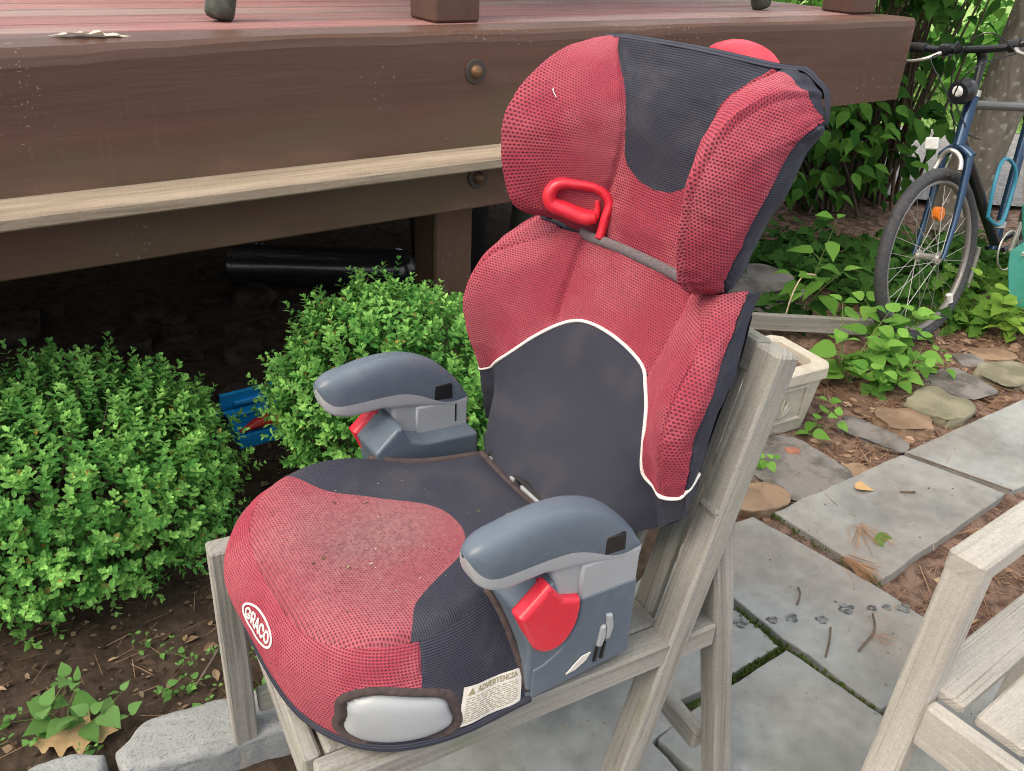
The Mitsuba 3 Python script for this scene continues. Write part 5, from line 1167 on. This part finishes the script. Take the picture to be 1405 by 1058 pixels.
# ------------------------------------------------------------------ shovel at the right edge
tag('garden_shovel', 'teal shovel with a wooden handle at the right edge of the picture', 'shovel')
scene['teal_paint'] = plastic(proc(dusty((.05, .30, .24), .2)), .4); scene['handle_wood'] = timber(wood((.33, .24, .16), (.50, .38, .27), (.58, .46, .34)), .6, .0008)
sb = A([1.915, 3.10, .315]); su = unit([-.30, .05, 1]); sx = unit(np.cross(su, [.3, -1, 0])); sn = np.cross(sx, su)
v, f, u = tube(np.stack([sb + su * (.10), sb + su * .85]), .016, 16); put('garden_shovel__handle', (v, f), 'handle_wood', 40, u)
v, f, u = tube(np.stack([sb - su * .02, sb + su * .05, sb + su * .16]), [.010, .019, .020], 16); put('garden_shovel__socket', (v, f), 'teal_paint', 40)
bl = [(-.085, 0), (-.095, -.05), (-.092, -.16), (-.06, -.24), (0, -.265), (.06, -.24), (.092, -.16), (.095, -.05), (.085, 0), (.03, .012), (0, .03), (-.03, .012)]
v, f, uv = patch(sg.Polygon(bl), .008, lambda p: sb + p[:, :1] * sx + p[:, 1:2] * su + (1.6 * p[:, :1] ** 2 + .012 * np.exp(-(p[:, :1] / .02) ** 2)) * sn)
put('garden_shovel__blade', (np.vstack([v, v - sn * .003]), np.vstack([f, f[:, ::-1] + len(v)])), 'teal_paint', True)

# ------------------------------------------------------------------ planter with a leaf relief, plank behind it
tag('stone_planter', 'cream cast stone trough planter with leaf relief behind the chair back', 'planter')
def cream_col(p, n, uv):
    f = fbm(p.x * 40, p.y * 40, p.z * 40, octaves=4)
    c = mix((.36, .335, .27), (.52, .49, .42), f); return mix(c, mi.Color3f(.27, .27, .19), smoothstep(.5, .75, fbm(p.x * 9, p.y * 9, p.z * 9, octaves=4)) * .5)
scene['cast_stone'] = two(bumped({'type': 'principled', 'base_color': proc(cream_col), 'roughness': .9}, lambda p, n, uv: fbm(p.x * 160, p.y * 160, p.z * 160, octaves=3), .003, 6e-4))
PX, PY = unit([.865, .50, 0]), unit([-.50, .865, 0]); PO = A([.920, 2.215, 0])
def PW(a, b, z): return PO + PX * a + PY * b + A([0, 0, z])
def frust(x0, x1, y0, y1, z0, z1, ins):
    return sg.box(x0, y0, x1, y1), z0, z1, ins
def prism(rings):
    n = len(rings[0]); V = np.vstack(rings); F = []
    for k in range(len(rings) - 1):
        for i in range(n):
            a, b = k * n + i, k * n + (i + 1) % n; F += [(a, b, b + n), (a, b + n, a + n)]
    return V, A(F)
def octo(x0, x1, y0, y1, ch, z): return A([PW(*p, z) for p in ((x0 + ch, y0), (x1 - ch, y0), (x1, y0 + ch), (x1, y1 - ch), (x1 - ch, y1), (x0 + ch, y1), (x0, y1 - ch), (x0, y0 + ch))])
xa, xb, ya, yb = -.62, .025, -.005, .235
rings = [octo(xa + .03, xb - .03, ya + .03, yb - .03, .02, -.02), octo(xa + .012, xb - .012, ya + .012, yb - .012, .022, .150), octo(xa + .008, xb - .008, ya + .008, yb - .008, .022, .160), octo(xa, xb, ya, yb, .026, .163), octo(xa, xb, ya, yb, .026, .196), octo(xa + .004, xb - .004, ya + .004, yb - .004, .026, .200), octo(xa + .040, xb - .040, ya + .040, yb - .040, .018, .200), octo(xa + .044, xb - .044, ya + .044, yb - .044, .018, .155), octo(xa + .2, xb - .2, ya + .1, yb - .1, .004, .154)]
v, f = prism(rings); put('stone_planter__trough', (v, f), 'cast_stone', 25)
v, f, uv = patch(sg.box(xa + .046, ya + .046, xb - .046, yb - .046), .012, lambda p: PW(0, 0, 0) + p[:, :1] * PX + p[:, 1:2] * PY + np.column_stack([p[:, 0] * 0, p[:, 0] * 0, .166 + .012 * meshkit.fbm(np.column_stack([p * 40, p[:, 0] * 0]), 3, 3)]))
put('stone_planter__potting_soil', (v, f), 'soil', True)
nf = unit(np.cross(PX, rings[1][0] - rings[0][0])); nf = nf if nf @ PY < 0 else -nf; uf = unit(rings[1][0] - rings[0][0])
def face(a, h): return PW(a, ya + .0295, 0) * A([1, 1, 0]) + uf * (h + .02) - A([0, 0, .02]) * 0 + A([0, 0, -.02])
for k, (p, q) in enumerate((((-.045, .030), (-.045, .150)), ((-.60, .030), (-.045, .030)), ((-.60, .148), (-.045, .148)))):
    v, f, u = tube(np.stack([face(*p) + nf * .001, face(*q) + nf * .001]), .006, 8); put(numbered('stone_planter__moulding'), (v, f), 'cast_stone', 40)
for c0 in (-.155, -.42):
    for q in range(7):
        an = -1.15 + q * .383; L_ = .062 - .010 * abs(q - 3) / 3
        t = np.linspace(0, 1, 12); ln = face(c0, .052)[None] + (np.sin(an) * t * L_ * 1.15)[:, None] * PX + (np.cos(an) * t * L_ + .01 * t * t)[:, None] * uf + (nf * .002) + (.004 * np.sin(np.pi * t))[:, None] * nf
        v, f, u = tube(ln, .001 + .0075 * np.sin(np.pi * np.clip(t * .9 + .06, 0, 1)) ** .8, 8, flat=.8); put(numbered('stone_planter__leaf_relief'), (v, f), 'cast_stone', True)
b = board_mesh((.62, 2.855, .052), (1.315, 2.875, .040), .062, .024, SZ, .003); put('grey_plank', b[:2], 'weathered_teak', False, b[2], label='weathered grey plank lying on edge behind the planter', category='plank')
scene['terracotta'] = rock_mat((.25, .10, .07), (.34, .16, .11), (.22, .13, .10))
v, f = rock((.020, .015, .012), 14.2, .8, 2, .3); put('brick_chip', (v + A([.815, 2.055, gz1(.815, 2.055) + .022]), f), 'terracotta', 50, label='terracotta chip lying against the foot of the planter', category='brick chip')

# ------------------------------------------------------------------ under and on the deck
scene['gloss_black'] = plastic((.020, .020, .023), .22, .9)
ax0, ax1 = A([-1.10, 3.055, .088]), A([-.385, 3.085, .088]); t = np.linspace(0, 1, 24)
ln = ax0 + (ax1 - ax0) * t[:, None]; rr_ = np.where(t > .88, .083 * np.sqrt(np.clip(1 - ((t - .88) / .122) ** 2, .02, 1)), .083)
v, f, u = tube(ln, rr_, 36); put('black_canister__body', (v, f), 'gloss_black', 50)
for q in (.02, .13, .16): v, f, u = tube(np.stack([ln[0] + (ax1 - ax0) * (q - .006), ln[0] + (ax1 - ax0) * (q + .006)]), .0865, 36); put(numbered('black_canister__band'), (v, f), 'gloss_black', 40)
tag('black_canister', 'glossy black cylinder lying on the ground under the deck', 'canister')
v, f, u = lathe([(0, .0), (.13, .0), (.155, .02), (.17, .30), (.178, .31), (.178, .325), (.165, .325), (.15, .05), (0, .05)], 40); put('black_tub', (v + A([-.30, 3.42, 0]), f), 'gloss_black', 40, label='round black tub standing behind the lying cylinder under the deck', category='tub')
scene['galvanised'] = two({'type': 'principled', 'base_color': proc(lambda p, n, uv: mix((.13, .14, .12), (.27, .28, .25), fbm(p.x * 20, p.y * 20, p.z * 12, octaves=4))), 'roughness': .4, 'metallic': .4})
v, f, u = lathe([(0, 0), (.115, 0), (.12, .05), (.10, .36), (.085, .52), (.09, .53), (0, .53)], 36); put('metal_can', (v + A([.06, 2.80, -.01]), f), 'galvanised', 40, label='dull grey metal can standing beside the deck support post', category='metal can')
v, f, u = tube(A([DK(-2.0, .35, .585), DK(.25, .62, .60)]), .016, 12); put('water_pipe', (v, f), 'gloss_black', 40, label='thin black pipe running below the lower deck beam', category='pipe')
r = np.random.default_rng(123); i = 0; spots = []
scene['shade_tinted_rock'] = rock_mat((.022, .018, .015), (.055, .045, .038), (.075, .055, .042))  # brown stone, its colour deepened to carry the shade under the deck
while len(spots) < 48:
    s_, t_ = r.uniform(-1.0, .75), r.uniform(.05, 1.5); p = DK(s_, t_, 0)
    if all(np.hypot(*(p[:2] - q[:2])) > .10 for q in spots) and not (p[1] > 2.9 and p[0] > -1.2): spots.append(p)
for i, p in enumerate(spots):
    z = r.uniform(.035, .075); put_rock('rubble_stone', p[0], p[1], (z * r.uniform(.9, 1.5), z, z * r.uniform(.6, .9)), 'shade_tinted_rock', 'dark rounded stone coloured darker for the shade under the deck', 'stone', 20 + i * 1.3, r.uniform(0, 3), z * .15, .8, 'rubble stones under the deck', .35, 3)
# toys
scene['toy_blue'] = plastic((.014, .32, .72), .3); scene['toy_dark_blue'] = plastic((.010, .03, .36), .3); scene['toy_red'] = plastic((.62, .03, .02), .3); scene['toy_orange'] = plastic((.75, .18, .02), .3)
TO = A([-.668, 1.956, gz1(-.668, 1.956)])
def TW(a, b, z): return TO + DS * a - DN * b + A([0, 0, z])
tag('plastic_toy', 'bright blue plastic toy with red parts between the two boxwoods', 'toy')
def toy(name, p, q, w, th, wd, mat): b = board_mesh(TW(*p), TW(*q), w, th, wd, .002); put(numbered('plastic_toy__' + name), b[:2], mat, False, b[2])
toy('tray_floor', (-.075, .045, .006), (.075, .045, .006), .09, .008, DN, 'toy_blue'); toy('tray_side', (-.075, 0, .022), (.075, 0, .022), .042, .008, SZ, 'toy_blue'); toy('tray_side', (-.075, .088, .028), (.075, .088, .028), .054, .008, SZ, 'toy_blue')
toy('tray_end', (-.072, .004, .022), (-.072, .085, .022), .042, .006, SZ, 'toy_blue'); toy('tray_end', (.072, .004, .022), (.072, .085, .022), .042, .006, SZ, 'toy_blue')
toy('upright_panel', (-.085, .118, .082), (.075, .118, .082), .085, .010, unit(SZ - .35 * DN * -1), 'toy_blue'); toy('shelf', (-.080, .092, .062), (.070, .092, .062), .035, .008, DN, 'toy_blue'); toy('panel_rib', (-.05, .104, .086), (.05, .104, .086), .012, .012, SZ, 'toy_blue')
v, f, u = tube(A([TW(-.062, .040, .030), TW(-.01, .045, .040), TW(.030, .048, .044)]), [.003, .016, .020], 14); put('plastic_toy__nose_cone', (v, f), 'toy_red', 30)
toy('orange_block', (.036, .050, .036), (.068, .050, .036), .03, .022, DN, 'toy_orange')
b = board_mesh(TW(-.165, .165, .075), TW(-.085, .120, .050), .030, .016, SZ, .003); put('toy_block', b[:2], 'toy_dark_blue', False, b[2], label='dark blue toy bar left of the blue toy', category='toy')
b = board_mesh(TW(-.215, .170, .095), TW(-.165, .170, .105), .050, .035, SZ, .004); put('toy_block_001', b[:2], 'toy_red', False, b[2], label='red toy block showing behind the left boxwood', category='toy')
# table on the deck: only the feet show
scene['olive_metal'] = plastic(proc(dusty((.045, .05, .036), .5)), .45)
tag('patio_table', 'patio table on the deck of which only dark rounded leg ends show', 'table')
for (s_, t_, ds_, dt_) in ((-.060, .290, .20, .10), (1.860, .325, -.20, .10), (-.060, 1.30, .20, -.10), (1.860, 1.30, -.20, -.10)):
    p = DK(s_, t_, 1.060); q = DK(s_ + ds_, t_ + dt_, 1.77); t = np.r_[0, .004, .014, .03, .3, 1]; ln = p + (q - p) * t[:, None] + A([0, 0, .004])
    v, f, u = tube(ln, [.020, .0285, .033, .034, .034, .028], 20); put(numbered('patio_table__leg'), (v, f), 'olive_metal', 50)
b = board_mesh(DK(-.05, .80, 1.785), DK(1.85, .80, 1.785), 1.0, .03, DN, .008); put('patio_table__top', b[:2], 'olive_metal', False, b[2])

# ------------------------------------------------------------------ fallen leaves, twigs, needles, crumbs
OAK = leaf_template([(0, 0), (.06, .03), (.12, .07), (.18, .17), (.22, .18), (.25, .10), (.30, .11), (.38, .25), (.42, .27), (.45, .14), (.50, .12), (.58, .24), (.64, .28), (.67, .15), (.72, .10), (.80, .15), (.84, .16), (.88, .07), (1, 0)], .22, .02)
def fallen(p, d, nrm, s, c, label, tm=OAK, key='dead_leaf', group=None):
    r_ = np.random.default_rng(hash_str(label)); v, f, cc = leaves(tm, A([p]), A([d], float), A([nrm], float), s, A([c]))
    v = v + nrm_noise(v, r_.integers(0, 50)); put(numbered(key), (v, f), 'dry_leaf', False, None, cc, label=label, category='dead leaf', group=group)
def nrm_noise(v, sd): return A([0, 0, 1]) * (.012 * (meshkit.fbm(v * 45, 3, int(sd)) - .5))[:, None]
fallen(DK(-.455, .085, 1.0615), DS + DN * .1, (0, .1, 1), .15, (.70, .64, .54), 'pale dry oak leaf lying on the edge of the deck', group=None)
fallen((-.80, .958, gz1(-.8, .958) + .016), (.95, .25, .04), (-.1, -.2, 1), .145, (.42, .30, .17), 'large tan oak leaf on the soil in front of the felted weed')
fallen((-.375, 1.015, .020), (.9, .42, .05), (0, -.3, 1), .085, (.34, .20, .10), 'brown curled leaf behind the foot of the chair front leg')
fallen((-.455, 1.24, gz1(-.455, 1.24) + .018), (.5, -.3, .1), (0, -.4, 1), .06, (.42, .32, .20), 'tan leaf scrap beside the upper part of the chair front leg')
fallen((.940, 1.885, .007), (.6, -.2, .12), (.2, -.2, 1), .045, (.55, .36, .18), 'curled tan leaf near the back edge of the middle flagstone', HEART)
fallen((.905, 1.655, .006), (.8, .1, .0), (.0, -.6, 1), .075, (.13, .20, .06), 'dull green blade of a leaf on the middle flagstone', POINTED)
fallen((1.01, 1.545, gz1(1.01, 1.545) + .015), (.7, -.5, .1), (0, -.3, 1), .055, (.45, .33, .22), 'tan leaf scrap on the mulch below the middle flagstone')
def stick(pts, r_, label, cat='twig', mat='twig_bark'):
    ln = smooth_line(pts, 16) if len(pts) > 2 else A(pts); v, f, u = tube(ln, r_, 7); put(numbered('twig'), (v, f), mat, True, u, label=label, category=cat)
stick([(.672, 1.268, .005), (.690, 1.305, .007), (.708, 1.352, .005)], .0022, 'short brown twig on the flagstone below the paw prints')
stick([(.748, 1.290, .005), (.775, 1.318, .008), (.80, 1.348, .006), (.815, 1.40, .006)], .0024, 'forked twig with needles on the flagstone below the paw prints')
stick([(.655, 1.42, .004), (.668, 1.448, .010), (.672, 1.475, .004)], .0022, 'thin curled twig on the flagstone above the paw prints')
stick([(1.055, 1.875, .004), (1.095, 1.876, .005)], .0030, 'small dark twig near the right side of the middle flagstone')
stick([(1.15, 2.07, .004), (1.25, 1.985, .009), (1.37, 1.905, .006)], .0026, 'long twig lying along the joint between two flagstones')
stick([(1.00, 2.90, .02), (1.02, 2.92, .16), (1.06, 2.95, .205), (1.10, 2.96, .20)], .0030, 'pale bent dry stem standing behind the planter', 'twig', 'handle_wood')
stick([(-.56, 1.30, .03), (-.545, 1.22, .03), (-.56, 1.10, .02)], .0028, 'dark twig lying on the soil left of the chair leg')
# dog hair
def needles(poly, n, seed, L=(.05, .10), z=.004, cl=None):
    r_ = np.random.default_rng(seed); g = sg.Polygon(poly) if isinstance(poly, list) else poly; x0, y0, x1, y1 = g.bounds
    p = np.column_stack([r_.uniform(x0, x1, n * 3), r_.uniform(y0, y1, n * 3)]); p = p[shapely.contains_xy(g, p[:, 0], p[:, 1])][:n]; m = len(p)
    zz = ground_z(p[:, 0], p[:, 1]) + z + r_.random(m) * .012
    D = np.column_stack([r_.normal(size=(m, 2)), r_.normal(0, .12, m)])
    return leaves(NEEDLE, np.column_stack([p, zz]), D, np.column_stack([r_.normal(0, .5, (m, 2)), np.ones(m)]), r_.uniform(*L, m), tint(r_, m, (.14, .075, .05), (.40, .26, .17)))
NEEDLE = leaf_template([(0, 0), (.1, .009), (.9, .009), (1, 0)], .0, .12)
flags = shapely.union_all([sg.Polygon(q).buffer(.004) for q in slabs])
mulch1 = sg.Polygon([(.86, 1.50), (1.36, 1.88), (1.95, 2.28), (2.4, 2.2), (2.0, 1.2), (1.4, .8), (1.03, 1.28)]).difference(flags)
mulch2 = sg.Polygon([(.55, 1.72), (.69, 1.765), (1.15, 2.09), (1.70, 2.48), (2.6, 3.0), (2.8, 3.6), (1.9, 3.3), (1.5, 2.9), (1.0, 2.6), (.98, 2.2), (.6, 1.95)]).difference(flags)
parts = [needles(biggest(mulch1), 3600, 1), needles(biggest(mulch2), 5200, 2), needles([(.86, 2.4), (1.6, 2.6), (2.6, 3.2), (2.4, 4.2), (1.0, 4.2)], 2500, 3)]
put_leaves('pine_straw', parts, 'dry_leaf', label='red brown pine needles strewn over the mulch', category='pine needles', kind='stuff')
def tuft(c, d, n, seed, L, key, label, spread=.25):
    r_ = np.random.default_rng(seed); P = A(c) + np.column_stack([r_.normal(0, .010, (n, 2)), np.abs(r_.normal(.004, .004, n))]); D = A(d) + np.column_stack([r_.normal(0, spread, (n, 2)), r_.normal(.06, .10, n)])
    put_leaves(numbered(key), [leaves(NEEDLE, P, D, np.column_stack([r_.normal(0, .5, (n, 2)), np.ones(n)]), r_.uniform(*L, n), tint(r_, n, (.26, .13, .07), (.52, .33, .20)))], 'dry_leaf', label=label, category='pine needles', kind='stuff')
tuft((.815, 1.585, .002), (.55, -.75, .0), 46, 5, (.06, .10), 'needle_tuft', 'dense tuft of pine needles at the corner of the middle flagstone', .22)
tuft((.885, 1.71, .002), (.35, -.85, .0), 26, 6, (.05, .13), 'needle_tuft', 'loose spray of pine needles across the middle flagstone', .45)
tuft((.800, 1.335, .004), (.9, -.1, .0), 20, 7, (.03, .05), 'needle_tuft', 'few needles caught on the forked twig', .6)
r_ = np.random.default_rng(9); n = 60; P = []
while len(P) < n:
    p = r_.uniform((.5, .9), (1.8, 2.4))
    if flags.contains(sg.Point(p)): P.append(p)
P = A(P); parts = [leaves(NEEDLE, np.column_stack([P, np.full(n, .003)]), np.column_stack([r_.normal(size=(n, 2)), np.zeros(n)]), A([[0, 0, 1.0]] * n), r_.uniform(.02, .09, n), tint(r_, n, (.30, .20, .13), (.50, .40, .30)))]
put_leaves('loose_needles', parts, 'dry_leaf', label='single pine needles scattered on the flagstones', category='pine needles', kind='stuff')
# moss in the joints
r_ = np.random.default_rng(33); P = []
for a, b, n in (((.505, 1.418), (.592, 1.300), 260), ((.592, 1.303), (.735, 1.138), 260), ((.590, 1.292), (.452, 1.192), 300), ((.37, 1.12), (.335, 1.145), 60), ((.672, 1.765), (.875, 1.505), 120)):
    t = r_.random((n, 1)); P.append(A(a) * (1 - t) + A(b) * t + r_.normal(0, .0045, (n, 2)))
P = np.vstack(P); n = len(P)
put_leaves('joint_moss', [leaves(OVAL, np.column_stack([P, r_.uniform(-.018, -.004, n)]), np.column_stack([r_.normal(0, .6, (n, 2)), np.ones(n)]), rvec(r_, n), r_.uniform(.005, .013, n), tint(r_, n, (.05, .085, .02), (.13, .19, .05)))], 'broad_leaf', label='moss and tiny weeds in the joints between the flagstones', category='moss', kind='stuff')
# grit on the flagstones
r_ = np.random.default_rng(44); n = 1500; P = r_.uniform((-.2, .7), (1.9, 2.4), (n, 2)); P = P[shapely.contains_xy(flags, P[:, 0], P[:, 1])]; P = P[meshkit.fbm(np.column_stack([P * 4, P[:, 0] * 0]), 3, 12) + .25 * r_.random(len(P)) > .55]; n = len(P)
put_leaves('stone_grit', [leaves(OVAL, np.column_stack([P, np.full(n, .0022)]), np.column_stack([r_.normal(size=(n, 2)), r_.normal(0, .2, n)]), np.column_stack([r_.normal(0, .3, (n, 2)), np.ones(n)]), r_.uniform(.002, .007, n), tint(r_, n, (.05, .04, .03), (.38, .34, .28)), r_.uniform(.6, 1.8, n))], 'dry_leaf', label='grit and crumbled bits scattered over the flagstones', category='grit', kind='stuff')
# leaf litter
def litter(poly, n, seed, size, col, z=.006):
    r_ = np.random.default_rng(seed); g = sg.Polygon(poly) if isinstance(poly, list) else poly; x0, y0, x1, y1 = g.bounds
    p = np.column_stack([r_.uniform(x0, x1, n * 3), r_.uniform(y0, y1, n * 3)]); p = p[shapely.contains_xy(g, p[:, 0], p[:, 1])][:n]; m = len(p)
    return leaves(OVAL, np.column_stack([p, ground_z(p[:, 0], p[:, 1]) + z]), np.column_stack([r_.normal(size=(m, 2)), r_.normal(0, .2, m)]), np.column_stack([r_.normal(0, .35, (m, 2)), np.ones(m)]), r_.uniform(*size, m) , tint(r_, m, *col, 1.5), r_.uniform(.6, 1.6, m))
bed = sg.Polygon([(-1.4, .7), (-.66, .93), (-.36, 1.08), (-.1, 1.16), (.15, 1.7), (-.2, 2.4), (-1.4, 2.0)])
parts = [litter(biggest(mulch1), 260, 11, (.015, .05), ((.13, .075, .045), (.46, .32, .22))), litter(biggest(mulch2), 700, 12, (.014, .045), ((.15, .085, .055), (.55, .40, .30))),
         litter(bed, 2600, 13, (.004, .016), ((.035, .025, .018), (.24, .18, .13))), litter(bed, 160, 16, (.015, .035), ((.07, .045, .03), (.36, .26, .17))), needles(bed, 900, 14, (.02, .07)), litter(sg.Polygon([(1.2, 2.7), (1.7, 2.6), (2.4, 3.0), (1.5, 3.3)]), 160, 15, (.02, .06), ((.16, .10, .07), (.50, .36, .28)))]
put_leaves('leaf_litter', parts, 'dry_leaf', label='brown leaf flakes and bark bits on the soil', category='leaf litter', kind='stuff')
# bits of debris on the seat cushion
r_ = np.random.default_rng(17); n = 150; P = np.column_stack([r_.normal(0.0, .085, n), r_.uniform(.03, .345, n)]); P = P[shapely.contains_xy(ring_poly.buffer(-.008), P[:, 0], P[:, 1])]; n = len(P)
W = top_lift(P) + A([0, 0, .0012])
parts = [leaves(OVAL, W, np.column_stack([r_.normal(size=(n, 2)), r_.normal(0, .1, n)]), A([[0, 0, 1.0]] * n) + .3 * r_.normal(size=(n, 3)), r_.uniform(.0014, .0038, n) * (1 + 1.2 * (r_.random(n) > .93)), tint(r_, n, (.13, .08, .05), (.52, .42, .30), 1.3))]
put_leaves(CS + '__seat_cushion__crumbs', parts, 'dry_leaf', kind='stuff', label='crumbs and plant bits on the seat')
for k, (S, u0, t0, L_) in enumerate(((HEAD, .178, .645, .014),)):
    t = np.linspace(0, 1, 14); uu, tt = u0 + L_ * (t - .5) + .004 * np.sin(5 * t), t0 + .05 * t + .012 * np.sin(5 * t + 2 * k)
    sgn = HS; ln = S.at(uu, tt) + sgn * S.normal(uu, tt) * .0016; v, f, u = tube(ln, .0006 - .0003 * k, 5); put(numbered(CS + '__headrest__lint'), (v, f), 'white_cord', True)
